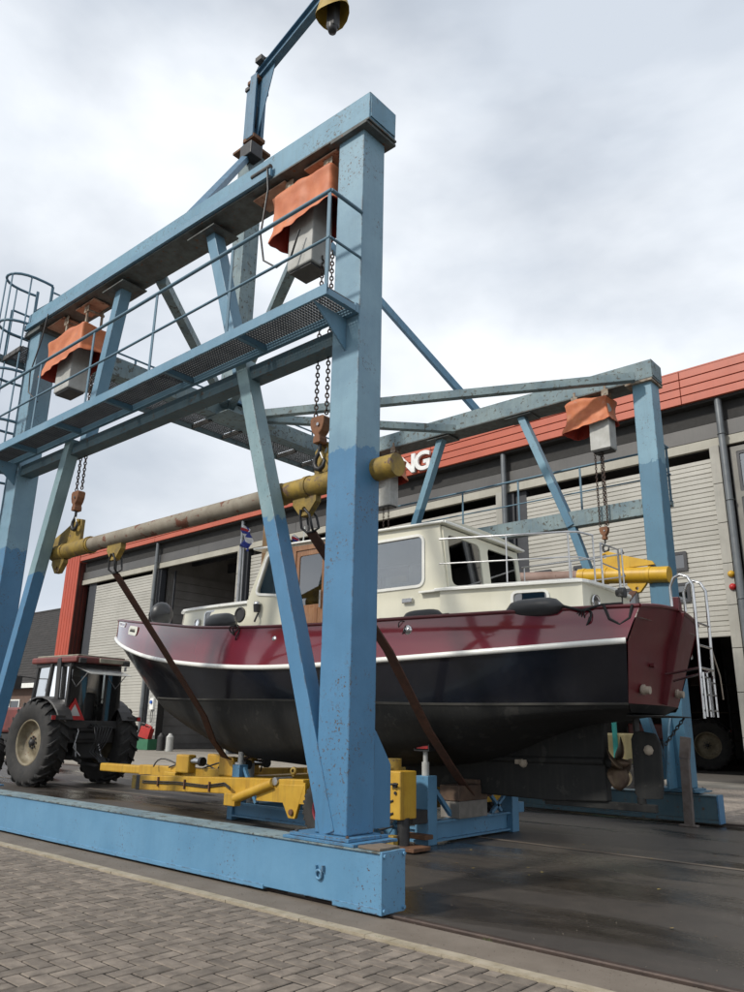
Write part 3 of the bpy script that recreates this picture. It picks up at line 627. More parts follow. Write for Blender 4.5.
c.build('wheel_box', 'dark_plate', bb)
wl_ = MB()
for x in (-5.7, -13.9):
    wl_.cyl((x, 5.72, .17), (x, 5.81, .17), .145, 20)
wl_.build('wheel', 'steel_dark', bb)
# far base beam
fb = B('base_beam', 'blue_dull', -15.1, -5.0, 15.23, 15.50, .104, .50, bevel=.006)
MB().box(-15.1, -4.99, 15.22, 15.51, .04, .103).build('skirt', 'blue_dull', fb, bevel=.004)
MB().box(-15.1, -4.985, 15.21, 15.52, .502, .52).build('top_flange', 'old_steel', fb, bevel=.003)
MB().box(-5.0, -4.97, 15.215, 15.515, .035, .525).build('end_cover', 'blue', fb, bevel=.004)
# legs
def leg(x0, x1, y0, y1, ztop, m, name='leg'):
    l = B(name, m, x0, x1, y0, y1, .60, ztop, bevel=.014)
    fx = MB(); fx.box(x0-.30, x1+.22, y0-.135, y1+.10, .540, .566); fx.box(x0-.24, x1+.12, y0-.10, y1+.08, .568, .598); fx.build('foot_plate', m, l, bevel=.004)
    bolts([(x, y, .598) for x in (x0-.18, x1+.07) for y in (y0-.06, y1+.04)]).build('bolt', 'dark_plate', l)
    bolts([(x, y0-.10, .525) for x in (x0-.25, x0-.05, x0+.15, x1)], (0, 0, -1)).build('bolt', 'blue_base', l)
    return l
LN = leg(-5.74, -5.31, 5.75, 6.15, 8.80, 'blue')
LL = leg(-14.25, -13.82, 5.75, 6.15, 8.98, 'blue')
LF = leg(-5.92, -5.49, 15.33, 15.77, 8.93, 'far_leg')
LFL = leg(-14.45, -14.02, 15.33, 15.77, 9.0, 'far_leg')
# welded seam and stiffener behind near right leg
gp = MB(); gp.prism([(6.152, .60), (6.64, .60), (6.64, 1.22), (6.40, 1.55), (6.152, 1.75)], frame((-5.56, 0, 0), (0, 1, 0), (0, 0, 1)), 0, .05); gp.build('stiffener', 'blue', LN, bevel=.004)
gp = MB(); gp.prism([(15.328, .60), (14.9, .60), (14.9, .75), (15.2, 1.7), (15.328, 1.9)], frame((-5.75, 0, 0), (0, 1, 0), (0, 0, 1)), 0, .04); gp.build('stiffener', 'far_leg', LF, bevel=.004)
MB().box(-14.30, -14.20, 6.17, 6.30, .6, 8.9).build('conduit', 'blue', LL, bevel=.01)
# top beams (both a touch higher at the bow end)
def topbeam(y0, y1, zr, zl, xr, xl, h, m, name='top_beam'):
    yc = (y0+y1)/2; b = bar(name, m, (xr, yc, zr-h/2), (xl, yc, zl-h/2), y1-y0, h, bevel=.01)
    bar('bottom_flange', 'cap_flange', (xr+.004, yc, zr-h-.016), (xl-.004, yc, zl-h-.016), y1-y0+.03, .028, parent=b, bevel=.003)
    e = MB(); e.box(xr, xr+.012, y0+.02, y1-.02, zr-h+.03, zr-.03); e.build('end_plate', m, b, bevel=.003); return b
TN = topbeam(5.70, 6.21, 9.23, 9.43, -5.18, -14.35, .40, 'blue_top')
TF = topbeam(15.28, 15.83, 9.40, 9.46, -5.43, -14.5, .42, 'old_steel')
B('cap_plate', 'cap_flange', -5.82, -5.20, 5.67, 6.24, 8.76, 8.798, bevel=.004)
B('cap_plate', 'pale_rust', -6.05, -5.44, 15.25, 15.86, 8.905, 8.95, bevel=.004)
B('cap_plate', 'cap_flange', -14.36, -13.72, 5.68, 6.26, 8.91, 8.98, bevel=.004)
bar('cable_rail', 'blue_walk', (-6.95, 5.655, 8.93), (-14.3, 5.655, 9.09), .05, .12, bevel=.004)
MB().cyl((-6.95, 5.64, 9.02), (-7.35, 5.64, 9.03), .035, 10).build('cable_entry', 'dark_plate', G)
# rust patches where the hoist trolleys hang: flaky plates under the beams
for (x, y, z) in ((-6.1, 5.95, 8.775), (-7.15, 5.95, 8.80), (-13.3, 5.95, 8.94), (-12.2, 5.95, 8.915)):
    B('wear_plate', 'rust_flake', x-.33, x+.33, y-.16, y+.16, z-.012, z+.012, bevel=.003)
# lower beams with walkways
def lower(y0, y1, z0, z1, xr, xl, m): 
    b = MB(); b.box(xl, xr, y0, y1, z0, z1); return b.build('lower_beam', m, G, bevel=.008)
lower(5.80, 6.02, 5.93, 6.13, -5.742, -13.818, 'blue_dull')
lower(15.43, 15.65, 5.98, 6.34, -5.922, -14.018, 'old_steel')
def mesh_grate(x0, x1, y0, y1, z, st=.045):
    g = MB(); t = .004
    x = x0
    while x < x1: g.box(x, x+t, y0, y1, z-.03, z); x += st
    y = y0
    while y < y1: g.box(x0, x1, y, y+t, z-.028, z-.004); y += st
    return g
def catwalk(ya, yb, z, x0, x1, m, posts, xcut):
    # ya: edge at the legs, yb: outer edge
    lo, hi = min(ya, yb), max(ya, yb); s_ = 1 if yb > ya else -1
    cw = B('catwalk', m, x0, x1, yb-.03 if s_ > 0 else yb, yb if s_ > 0 else yb+.03, z-.14, z, bevel=.004)
    f = MB(); f.box(x0, x1, hi-.06 if s_ < 0 else lo, hi if s_ < 0 else lo+.06, z-.14, z-.02); f.build('stringer', m, cw, bevel=.004)
    n = int((x1-x0)/1.5)
    for k in range(n+1):
        x = x0+.03+(x1-x0-.06)*k/n
        MB().box(x-.03, x+.03, lo+.062 if s_ > 0 else lo+.032, hi-.032 if s_ > 0 else hi-.062, z-.135, z-.055).build('cross_member', m, cw, bevel=.003)
    for k in range(n):
        a = x0+.03+(x1-x0-.06)*k/n; b = x0+.03+(x1-x0-.06)*(k+1)/n
        mesh_grate(a, b, lo+.03, hi-.03, z-.01).build('grating', 'grating', cw)
    ry = yb+.02 if s_ < 0 else yb-.02
    rl = MB().tube([(x0, ry, z+1.23), (x1, ry, z+1.23)], .026, 10).build('handrail', 'rail_paint', cw)
    MB().tube([(x0, ry, z+.60), (x1, ry, z+.60)], .018, 8).build('knee_rail', 'rail_paint', cw)
    for x in posts: MB().box(x-.025, x+.025, ry-.008, ry+.008, z-.1, z+1.22).build('post', 'rail_paint', cw, bevel=.003)
    for zz, rr in ((1.23, .024), (.6, .017)): MB().tube([(x1, ry, z+zz), (x1, ya, z+zz)], rr, 8).build('return_rail', 'rail_paint', cw)
    return cw
CN = catwalk(5.745, 5.20, 6.30, -14.6, -5.31, 'blue_walk', [-14.1, -12.28, -10.53, -8.80, -7.09, -5.335], 0)
CF = catwalk(15.80, 16.36, 6.45, -14.6, -5.62, 'old_steel', [-14.2, -12.6, -11.15, -9.45, -7.75, -5.66], 0)
for x in (-13.9, -5.53):
    MB().prism([(5.22, 6.16), (5.745, 6.16), (5.745, 5.75)], frame((x, 0, 0), (0, 1, 0), (0, 0, 1)), 0, .02).build('bracket', 'blue_walk', CN)
# diagonals
for p, q in (((-8.57, 5.95, 8.80), (-7.62, 5.95, 6.14)), ((-11.13, 5.95, 8.86), (-11.72, 5.95, 6.14))):
    bar('diagonal_brace', 'blue_walk', p, q, .19, .2, up=(0, 1, 0))
for x, z in ((-8.6, 8.79), (-11.1, 8.85)): B('gusset', 'cap_flange', x-.36, x+.3, 5.72, 6.2, z-.03, z-.005, bevel=.003)
for p, q in (((-7.45, 5.84, 6.22), (-5.56, 5.84, .60)), ((-11.98, 5.84, 6.22), (-13.62, 5.84, .62))):
    bar('diagonal_brace', 'blue_brace', p, q, .2, .20, up=(0, 1, 0))
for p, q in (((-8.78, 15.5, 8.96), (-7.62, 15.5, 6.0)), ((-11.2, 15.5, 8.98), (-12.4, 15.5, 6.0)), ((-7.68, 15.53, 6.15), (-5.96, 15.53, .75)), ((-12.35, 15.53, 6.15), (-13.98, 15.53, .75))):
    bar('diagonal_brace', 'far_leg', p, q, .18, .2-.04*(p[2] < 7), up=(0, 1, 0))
for x in (-8.8, -11.2): B('gusset', 'cap_flange', x-.36, x+.36, 15.3, 15.8, 8.935, 8.958, bevel=.003)
# transverse bridge at the bow end, its walkway, and the fan of horizontal braces
bar('transverse_beam', 'old_steel', (-14.03, 6.22, 8.83), (-14.03, 15.27, 8.83), .34, .42)
tw = bar('transverse_walkway', 'old_steel', (-14.98, 5.5, 8.62), (-14.98, 15.9, 8.62), .04, .16, bevel=.004)
n = 11
for k in range(n+1):
    y = 5.6+10.2*k/n; MB().box(-14.955, -14.21, y-.03, y+.03, 8.56, 8.66).build('cross_member', 'dark_plate', tw, bevel=.003)
for k in range(n):
    mesh_grate(-14.95, -14.21, 5.6+10.2*k/n+.03, 5.6+10.2*(k+1)/n-.03, 8.69, .07).build('grating', 'grating', tw)
MB().tube([(-14.98, 5.6, 9.75), (-14.98, 15.8, 9.75)], .024, 8).build('handrail', 'rail_paint', tw)
MB().tube([(-14.98, 5.6, 9.2), (-14.98, 15.8, 9.2)], .018, 8).build('knee_rail', 'rail_paint', tw)
for k in range(8): y = 5.6+10.2*k/7; MB().box(-14.99, -14.97, y-.025, y+.025, 8.6, 9.74).build('post', 'rail_paint', tw)
HB = [((-13.85, 10.35, 8.92), (-10.45, 6.24, 8.95)), ((-13.85, 10.5, 8.92), (-6.35, 6.24, 8.9)), ((-13.85, 11.05, 8.88), (-5.75, 15.1, 8.98)), ((-13.85, 11.3, 8.88), (-10.5, 15.1, 8.95))]
for p, q in HB: bar('horizontal_brace', 'old_steel', p, q, .17, .19)
B('node_plate', 'old_steel', -14.3, -13.4, 10.1, 11.6, 8.60, 8.63, bevel=.004)
# ladder and safety cage on the bow-end leg
ld = bar('ladder', 'rail_paint', (-14.90, 6.02, 2.4), (-14.90, 6.02, 10.35), .06, .03, up=(1, 0, 0))
bar('stile', 'rail_paint', (-14.30, 6.06, 2.4), (-14.30, 6.06, 10.25), .06, .03, parent=ld, up=(1, 0, 0))
for k in range(27): z = 2.6+k*.28; MB().cyl((-14.89, 6.02, z), (-14.31, 6.06, z), .013, 6).build('rung', 'rail_paint', ld)
def cage_pt(f, z):
    t = math.pi*f; return (-14.60-.34*math.cos(t)*(1+.12*math.sin(t)), 6.0-.12-.62*math.sin(t)**.8, z)
for z in (10.25, 9.2, 8.15, 7.1, 6.05, 5.0):
    MB().tube([(-14.92, 6.02, z)]+[cage_pt(k/12, z) for k in range(13)]+[(-14.28, 6.05, z)], .028, 6).build('cage_hoop', 'rail_paint', ld)
for f in (.12, .38, .62, .88):
    p = cage_pt(f, 0); MB().box(p[0]-.022, p[0]+.022, p[1]-.008, p[1]+.008, 5.0, 10.25).build('cage_strip', 'rail_paint', ld)
MB().tube([(-14.26, 6.3, 9.3), (-14.26, 6.3, 10.1), (-14.26, 6.08, 10.1)], .022, 8).build('stub_rail', 'rail_paint', G)
# small bits: loose cable loops, plank on the base beam
MB().tube([(-7.0, 5.62, 8.98), (-6.93, 5.6, 8.6), (-7.0, 5.58, 7.9), (-6.95, 5.62, 7.5), (-6.75, 5.68, 7.34), (-6.5, 5.7, 7.4), (-6.36, 5.7, 7.75)], .014, 6).build('cable', 'hose', G)
MB().tube([(-13.3, 5.63, 9.05), (-13.35, 5.6, 8.5), (-13.62, 5.6, 7.9), (-13.6, 5.62, 7.5), (-13.2, 5.64, 7.2)], .014, 6).build('cable', 'hose', G)
o = MB().box(0, .44, 0, .16, 0, .022).add([], []).box(.02, .40, .17, .30, .002, .020).build('plank', 'plank', None, bevel=.004); o.location = (-5.27, 5.655, .605); o.rotation_euler = (0, R(1.5), R(3))
o.location = (-5.06, 5.64, .541); o.rotation_euler = (0, 0, R(-2)); o.scale = (.62, 1, 1); tag(o, 'short weathered wooden boards lying on the near end of the blue base beam', 'plank')
# leaning prop against the far base beam
o = MB().bar((0, 0, 0), (-.02, .12, 1.12), .16, .10, (0, 1, 0)).bar((-.02, .12, 1.12), (.02, .16, 1.5), .17, .11, (0, 1, 0)).box(-.18, .14, -.06, .10, -.02, .015).build('timber_prop', 'brown_prop', None, bevel=.008)
o.location = (-5.36, 14.78, .02); tag(o, 'grey brown timber prop standing against the far base beam below the stern', 'prop')

# ================================================================== HOISTS
def chain_mb(p, q, pitch=.054, r=.010, w=.020):
    p, q = Vector(p), Vector(q); d = q-p; n = int(d.length/pitch); u = d.normalized(); a = u.orthogonal().normalized(); b = u.cross(a); mb = MB()
    for k in range(n):
        c = p+u*(k+.5)*pitch; s_ = a if k % 2 else b; L_ = pitch*.62
        mb.tube([c+s_*w*math.cos(t)+u*L_*math.sin(t) for t in [i*math.pi/4 for i in range(8)]], r, 5, closed=True)
    return mb
def tarp_mb(x0, x1, y0, y1, z0, z1, seed, flare=.12, drop=.15):
    n = 16; m_ = 12; rows = []
    per = []
    for k in range(n): per.append((x0+(x1-x0)*k/n, y0))
    for k in range(n//2): per.append((x1, y0+(y1-y0)*k/(n//2)))
    for k in range(n): per.append((x1-(x1-x0)*k/n, y1))
    for k in range(n//2): per.append((x0, y1-(y1-y0)*k/(n//2)))
    per.append(per[0]); cx, cy = (x0+x1)/2, (y0+y1)/2
    def P(x, y, z, f):
        q = Vector((x*2.3, y*2.3, z*2.3+seed)); nn = noise.noise(q)*.05*f+noise.noise(q*3.1)*.035*f+abs(noise.noise(Vector((x*6, y*6, seed))))*.05*f
        r_ = Vector((x-cx, y-cy)); r_ = r_.normalized() if r_.length > .01 else Vector((0, 0))
        return (x+r_.x*nn, y+r_.y*nn, z+noise.noise(q*1.3+Vector((9, 1, 2)))*.05*min(f, 1))
    for f in (0, .3, .6, .85): rows.append([P(cx+(x-cx)*f, cy+(y-cy)*f, z1-.05*f*f+.05*math.sin(x*5+seed)*f, f) for x, y in per])
    for i in range(m_+1):
        f = i/m_; k_ = 1-.08*math.sin(f*3)+flare*f*f
        rows.append([P(cx+(x-cx)*(k_+.035*f*math.sin(n2*2.1+seed)), cy+(y-cy)*(k_+.05*f*math.sin(n2*2.1+seed)), z1-.10-(z1-.10-z0)*f-(drop*f*(x1-x)/(x1-x0)), .5+f*.8) for n2, (x, y) in enumerate(per)])
    # inside skin a little inward, hem
    mb = MB(); mb.grid(rows, smooth=True, flip=True)
    mb.cur = 1
    ins = [[(cx+(v[0]-cx)*.96, cy+(v[1]-cy)*.96, v[2]+.004) for v in rows[-1]]]+[[(cx+(v[0]-cx)*.95, cy+(v[1]-cy)*.95, v[2]-.01) for v in r_] for r_ in rows[::-1][1:]]
    mb.grid([rows[-1]]+ins, smooth=True, flip=True); return mb
def hook_block(h, x, y, z, s_=1.0, m='hook_rust'):
    b = MB(); F = frame((x, y-.09*s_, z), (1, 0, 0), (0, 0, 1))
    pr_ = [(-.16, .02), (-.15, -.1), (-.11, -.2), (-.05, -.26), (-.08, -.32), (-.08, -.40), (.08, -.40), (.08, -.32), (.05, -.26), (.11, -.2), (.15, -.1), (.16, .02), (.12, .05), (-.12, .05)]
    b.prism([(p[0]*s_, p[1]*s_) for p in pr_], F, -.18*s_, 0); bo = b.build('hook_block', m, h, bevel=.02*s_)
    MB().cyl((x+.04*s_, y-.115*s_, z-.1*s_), (x+.04*s_, y+.11*s_, z-.1*s_), .028*s_, 8).build('pin', 'inox', bo)
    hk = [(0, -.40), (0, -.50), (-.02, -.56), (-.085, -.63), (-.10, -.72), (-.06, -.80), (.02, -.83), (.09, -.79), (.115, -.71), (.09, -.655)]
    rr = [.03, .03, .032, .036, .04, .043, .043, .036, .026, .012]
    MB().tube([(x+a*s_, y, z+b_*s_) for a, b_ in hk], [q*s_ for q in rr], 10).build('hook', 'steel_dark', h)
    MB().tube([(x-.0, y, z-.52*s_), (x+.075*s_, y, z-.66*s_)], .012*s_, 6).build('safety_latch', 'white_paint', h)
def hoist(label, x, y, ztop, tz, hz, hookz, seed, tw_=.52, falls=((-.09, 0), (.09, 0)), bracket=True, chx=0, bx=(-.32, .3), hs=1.0, tarpx=None):
    h = thing('chain_hoist', label, 'hoist', (x, y, hookz), 0, 'chain hoists under orange covers')
    for s_ in (-.38, .36):
        br = MB()
        br.box(x+s_-.025, x+s_+.025, y-.16, y-.13, tz-.1, ztop+.12); br.box(x+s_-.025, x+s_+.025, y+.13, y+.16, tz-.1, ztop+.12)
        br.cyl((x+s_, y-.18, ztop-.10), (x+s_, y+.18, ztop-.10), .03, 8)
        br.box(x+s_-.08, x+s_+.08, y-.17, y-.165, ztop-.16, ztop+.0)
        br.build('trolley', 'pale_rust', h, bevel=.004)
    t0, t1 = tarpx or (x-tw_, x+tw_)
    tarp_mb(t0, t1, y-.30, y+.28, tz-.66, tz, seed).build('tarp', ['tarp', 'tarp_inside'], h, weld=True)
    tp = [c for c in h.children if c.name.startswith('tarp')][-1]; sb = tp.modifiers.new('sub', 'SUBSURF'); sb.levels = sb.render_levels = 1
    hb = MB(); hb.box(x+bx[0], x+bx[1], y-.2, y+.16, hz, tz-.25); ho = hb.build('motor_housing', 'housing', h, bevel=.02)
    MB().box(x+bx[0]+.03, x+bx[1]-.03, y-.17, y+.13, hz-.03, hz).build('drip_tray', 'steel_dark', ho)
    for dx, dy in falls: chain_mb((x+chx+dx, y+dy, hz+.15), (x+chx+dx, y+dy, hookz+.02)).build('chain', 'chain', h)
    hook_block(h, x+chx, y, hookz, hs)
    return h
hoist('chain hoist under a crumpled orange tarp beside the top of the nearest blue leg', -6.38, 6.0, 8.80, 8.62, 7.30, 5.12, 3.1, chx=.25, bx=(-.30, .16), hs=.75, tarpx=(-6.92, -5.82))
hoist('chain hoist with orange tarp at the far left end of the near top beam', -12.55, 6.0, 8.93, 8.55, 7.35, 5.27, 7.7, chx=.66, tarpx=(-13.3, -11.95), bx=(-.42, .12), hs=.75)
hoist('chain hoist with orange tarp hanging beside the far right blue leg', -6.85, 15.35, 8.95, 8.85, 7.55, 5.80, 12.2, chx=.05, tarpx=(-7.40, -6.40), falls=((-.09, 0), (.0, .1), (.09, 0)), bx=(-.05, .42), hs=.62)
hoist('chain hoist half hidden behind the nearest leg, its orange tarp over a grey box', -13.0, 15.35, 9.0, 8.75, 7.35, 6.0, 16.9, hs=.62)
# ================================================================== SPREADER BEAMS
def spreader(label, xl, xr, y, zl, zr, r, m_pipe, m_slv, slv_l, slv_r, rs, hooks, lugs, plate_long=False, mle=None):
    s_ = thing('spreader_beam', label, 'lifting beam', ((xl+xr)/2, y, (zl+zr)/2), 0, 'lifting beams hung from the hoists')
    zz = lambda x: zl+(zr-zl)*(x-xl)/(xr-xl)
    P = lambda x, dz=0: (x, y, zz(x)+dz)
    MB().tube([P(xl), P(xr)], r, 24).build('pipe', m_pipe, s_)
    MB().tube([P(xl-.04), P(xl-.04+slv_l)], rs, 24).build('end_sleeve', mle or m_slv, s_)
    MB().tube([P(xr-slv_r), P(xr+.04)], rs, 24).build('end_sleeve', m_slv, s_)
    c = MB(); 
    for x in (xl+.35, xl+slv_l-.12, xr-slv_r+.12, xr-slv_r+.62, xr-.35): c.tube([P(x-.03), P(x+.03)], rs+.012, 24)
    c.build('collar', m_slv, s_)
    for x, d in hooks:
        F = frame((x, y-.03, zz(x)), (1, 0, 0), (0, 0, 1)); m_ = MB()
        pts = [(-.16, .10), (.16, .10), (.16, .42), (.08, .5), (-.08, .5), (-.16, .42)] if not d else ([(-1.05*d, .12), (.1*d, .12), (.1*d, .48), (-.08*d, .52), (-.5*d, .36), (-1.0*d, .2)])
        if d and d < 0: pts = pts[::-1]
        m_.prism(pts, F, -.06, 0, [[(.05*math.cos(t)+0, .05*math.sin(t)+.42) for t in [k*math.pi/5 for k in range(10)]]]); m_.build('hanger_plate', mle if (mle and x < -10) else m_slv, s_, bevel=.006)
    for x in lugs:
        F = frame((x, y-.045, zz(x)), (1, 0, 0), (0, 0, 1)); m_ = MB()
        m_.prism([(-.2, -.09), (.2, -.09), (.2, -.2), (.06, -.36), (-.06, -.36), (-.2, -.2)][::-1], F, -.09, 0, [[(.035*math.cos(t), .035*math.sin(t)-.28) for t in [k*math.pi/5 for k in range(10)]]]); m_.build('sling_lug', m_slv, s_, bevel=.006)
    return s_
spreader('grey rusty pipe beam with mustard sleeves hung under the near side of the gantry', -12.6, -5.05, 6.1, 4.35, 4.35, .117, 'pipe_grey', 'yellow_old', 1.25, 1.95, .131,
         [(-11.88, 1), (-6.12, 0)], [-12.42, -10.65, -6.42])
spreader('faded pink pipe beam with bright yellow sleeves hung below the far hoists', -12.6, -5.52, 15.3, 5.25, 4.64, .135, 'pipe_pink', 'yellow_clean', 1.2, 1.9, .165,
         [(-6.80, -1), (-12.9+.5, 0)], [-6.15, -11.0])
# slings: a flat belt from lug down round the hull and up to the other beam
def sling(label, pts, w):
    s_ = thing('lifting_sling', label, 'sling', pts[0], 0, 'slings cradling the boat')
    P = [Vector(p) for p in pts]; mb = MB(); rows = []
    for side in (0, 1):
        row = []
        for i, p in enumerate(P):
            d = (P[min(i+1, len(P)-1)]-P[max(i-1, 0)]).normalized(); ax = Vector((1, 0, 0)); ax = (ax-d*ax.dot(d)).normalized(); nn = d.cross(ax)
            row.append((p, ax, nn))
        rows.append(row)
    r4 = []
    for p, ax, nn in rows[0]:
        t = .012; r4.append([p-ax*w/2-nn*t, p+ax*w/2-nn*t, p+ax*w/2+nn*t, p-ax*w/2+nn*t, p-ax*w/2-nn*t])
    mb.grid(r4, smooth=False); mb.build('belt', 'strap', s_)
    return s_
def ring_pair(s_, top, bot, w=.13, r=.016):
    top, bot = Vector(top), Vector(bot); mb = MB(); m_ = (top+bot)/2
    for dy in (-.06, .06):
        mb.tube([top+Vector((-.03, dy, 0)), m_+Vector((-w*.6, dy, .05)), bot+Vector((-w*.65, dy, .03)), bot+Vector((-w*.4, 0, -.02)), bot+Vector((w*.4, 0, -.02)), bot+Vector((w*.65, dy, .03)), m_+Vector((w*.6, dy, .05)), top+Vector((.03, dy, 0))], r, 8)
    mb.build('shackle', 'steel_dark', s_)
s1 = sling('rust brown sling passing down across the maroon bow', [(-10.66, 6.14, 3.80), (-11.2, 7.45, 2.82), (-11.8, 8.88, 1.74), (-12.15, 9.4, 1.30), (-12.45, 9.95, .98), (-12.7, 10.5, .88), (-12.7, 11.2, 1.1), (-12.3, 12.3, 1.7), (-12.0, 12.9, 2.3), (-11.1, 15.2, 4.8)], .15)
ring_pair(s1, (-10.65, 6.1, 4.09), (-10.66, 6.13, 3.82))
s2 = sling('rust brown sling running from behind the nearest leg down under the aft keel', [(-6.36, 6.14, 3.80), (-6.62, 7.9, 2.57), (-6.85, 9.08, 1.56), (-6.98, 9.8, 1.06), (-7.1, 10.5, .60), (-7.1, 10.95, .60), (-7.0, 12.3, 1.6), (-6.8, 12.9, 2.2), (-6.2, 15.2, 4.35)], .15)
ring_pair(s2, (-6.42, 6.1, 4.07), (-6.37, 6.13, 3.82))
# ================================================================== JIB CRANE
J = thing('jib_crane', 'slim blue jib crane mast rising behind the near top beam with a yellow hooded hoist', 'crane', (-14.03, 10.7, 9.05))
jm_ = MB().box(-14.27, -13.79, 10.46, 10.94, 9.04, 16.40).build('mast', 'old_steel', J, bevel=.01)
MB().box(-14.34, -13.72, 10.39, 11.01, 9.04, 9.10).build('foot_plate', 'jib_blue', jm_)
bolts([(x, y, 9.10) for x in (-14.31, -13.75) for y in (10.42, 10.98)], r=.02, h=.03).build('bolt', 'dark_plate', jm_)
MB().box(-14.36, -13.60, 10.30, 11.0, 16.402, 16.48).build('collar', 'rust', J, bevel=.01)
MB().box(-13.9, -13.45, 10.2, 10.6, 15.95, 16.35).build('pivot_bracket', 'steel_dark', J, bevel=.02)
up_ = MB(); up_.box(-14.22, -13.9, 10.5, 10.95, 16.482, 18.6); up_.build('upper_post', 'jib_blue', J, bevel=.01)
MB().box(-14.26, -13.86, 10.46, 10.99, 18.602, 18.72).box(-14.2, -13.95, 10.55, 10.9, 18.722, 19.0).build('post_cap', 'dark_plate', J, bevel=.01)
pv = MB(); pv.box(-13.80, -13.54, 10.28, 10.33, 16.6, 18.7); pv.box(-13.80, -13.54, 10.56, 10.61, 16.6, 18.7); pv.box(-13.68, -13.65, 10.33, 10.56, 16.6, 18.7); pv.build('swivel_column', 'jib_blue', J, bevel=.004)
for z in (16.56, 18.5): MB().box(-13.95, -13.5, 10.3, 10.7, z, z+.12).build('pivot_bracket', 'rust', J, bevel=.01)
ja, jb = Vector((-13.75, 10.5, 18.78)), Vector((-10.1, 9.72, 18.55)); jd = (jb-ja).normalized()
MB().ibar(ja, jb, .2, .34).build('jib_arm', 'jib_blue', J)
g_ = MB(); g_.prism([(.15, -.17), (1.0, -.17), (.2, -2.1), (.12, -2.1)], frame(ja, jd, (0, 0, 1)), -.012, .012); g_.build('gusset', 'jib_blue', J)
MB().tube([ja+jd*.8+Vector((0, 0, .25)), ja+jd*.3+Vector((0, -.1, .3)), ja+Vector((0, -.1, .1)), ja+Vector((.1, -.12, -1.6)), ja+Vector((.2, -.12, -1.9)), ja+Vector((.22, -.12, -1.2))], .014, 6).build('cable', 'hose', J)
MB().box(-13.55, -13.3, 10.2, 10.4, 18.95, 19.1).build('slip_ring', 'dark_plate', J)
for q in ((-10.25, 6.0, 9.30), (-10.05, 15.5, 9.45)):
    p = Vector((-13.9, 10.45 if q[1] < 10 else 10.95, 16.2)); bar('stay', 'jib_blue', p, q, .16, .16, parent=J)
jh = thing('jib_hoist', 'small dark hoist in a yellow hood hanging from the jib arm end', 'hoist', (-10.12, 9.74, 17.4))
hx_, hy_ = -10.12, 9.74
n = 16; rows = []
for i, (r_, z) in enumerate(((.02, 18.40), (.16, 18.40), (.24, 18.3), (.28, 18.1), (.31, 17.9), (.36, 17.68))):
    rows.append([(hx_+r_*(1.25+.1*noise.noise((k, i, 3)))*math.cos(2*math.pi*k/n), hy_+r_*(1+.15*noise.noise((k % n, i, 7)))*math.sin(2*math.pi*k/n), z+(.10*math.sin(2*math.pi*k/n*2+1) if i > 3 else 0)) for k in range(n+1)])
for r_ in rows: r_[-1] = r_[0]
t_ = MB().grid(rows, flip=True); t_.build('hood', 'tarp_yellow', jh)
MB().box(hx_-.1, hx_+.16, hy_-.1, hy_+.12, 17.25, 18.2).build('motor', 'steel_dark', jh, bevel=.04)
MB().lathe([(0, -.12), (.09, -.1), (.12, 0), (.12, .1)], Matrix.Translation((hx_+.03, hy_, 17.24)), 14).build('chain_cup', 'steel_dark', jh)
MB().box(hx_-.12, hx_+.12, hy_-.12, hy_+.12, 18.36, 18.44).build('trolley', 'steel_dark', jh)
# ================================================================== BOAT (local: x forward, y to port = towards the camera, z up)
BO = Vector((-3.925, 10.86, 0)); brot = math.atan2(-.0381, -.99927)
boat = thing('motor_cruiser', 'steel motor cruiser with maroon bulwark, black hull and cream wheelhouse, held in slings', 'boat', BO, brot, local=True)
def b_sheer(s, L=13.62):
    t = max(0, s)/L
    return 1.2+(.70)*(1-(1-t/.4)**2) if t < .4 else 1.9*(1-((t-.4)/.6)**2.6) if t < 1 else 0
NS = 64
Z0 = [(0, 3.15), (4, 3.15), (5, 3.16), (6.6, 3.22), (8.2, 3.33), (9.6, 3.50), (11.4, 3.73), (12.6, 3.90), (13.62, 4.03)]
Z1 = [(.17, 2.71), (2, 2.62), (3.8, 2.55), (5, 2.515), (6.5, 2.53), (8.1, 2.64), (9.9, 2.86), (11.5, 3.16), (12.7, 3.42), (13.64, 3.62)]
Z2 = [(.33, 1.95), (3, 1.93), (6, 2.0), (9, 2.06), (11.8, 2.16)]
Z3 = [(.37, 1.90), (3, 1.62), (6, 1.52), (9, 1.58), (11.0, 1.72)]
Z4 = [(.42, 1.84), (1.5, 1.72), (3, 1.33), (5, 1.12), (7.5, 1.05), (9.9, 1.32)]
Z5 = [(.46, 1.80), (1.5, 1.62), (3, 1.12), (5, .97), (7.5, .93), (9.0, 1.05)]
W0 = lambda s: b_sheer(s)
W1 = lambda s: max(0, b_sheer(s*13.62/13.64)+.07*(1-max(0, s/13.64)**12))
def Wf(w0, wm, s0, sm_, s1, p): return lambda s: (w0+(wm-w0)*(1-(1-min(1, max(0, s-s0)/(sm_-s0)))**2)) if s < sm_ else wm*max(0, 1-((s-sm_)/(s1-sm_))**p)
W2 = Wf(.97, 1.84, .33, 5.2, 11.8, 2.0); W3 = Wf(.85, 1.70, .37, 5.2, 11.0, 1.9); W4 = Wf(.68, 1.30, .42, 5.2, 9.9, 1.8); W5 = lambda s: .10
curves = [(0, 13.62, Z0, W0), (.17, 13.64, Z1, W1), (.33, 11.8, Z2, W2), (.37, 11.0, Z3, W3), (.42, 9.9, Z4, W4), (.46, 9.0, Z5, W5)]
def cp(k, t):
    s0, s1, Z, Wd = curves[k]; t2 = 1-(1-t)**1.35; s = s0+(s1-s0)*t2; w = Wd(s) if t < 1 else (0 if k < 5 else .0)
    return Vector((s, w, lerp_tab(Z, s)))
def stem_fix(k, t): return cp(k, t)
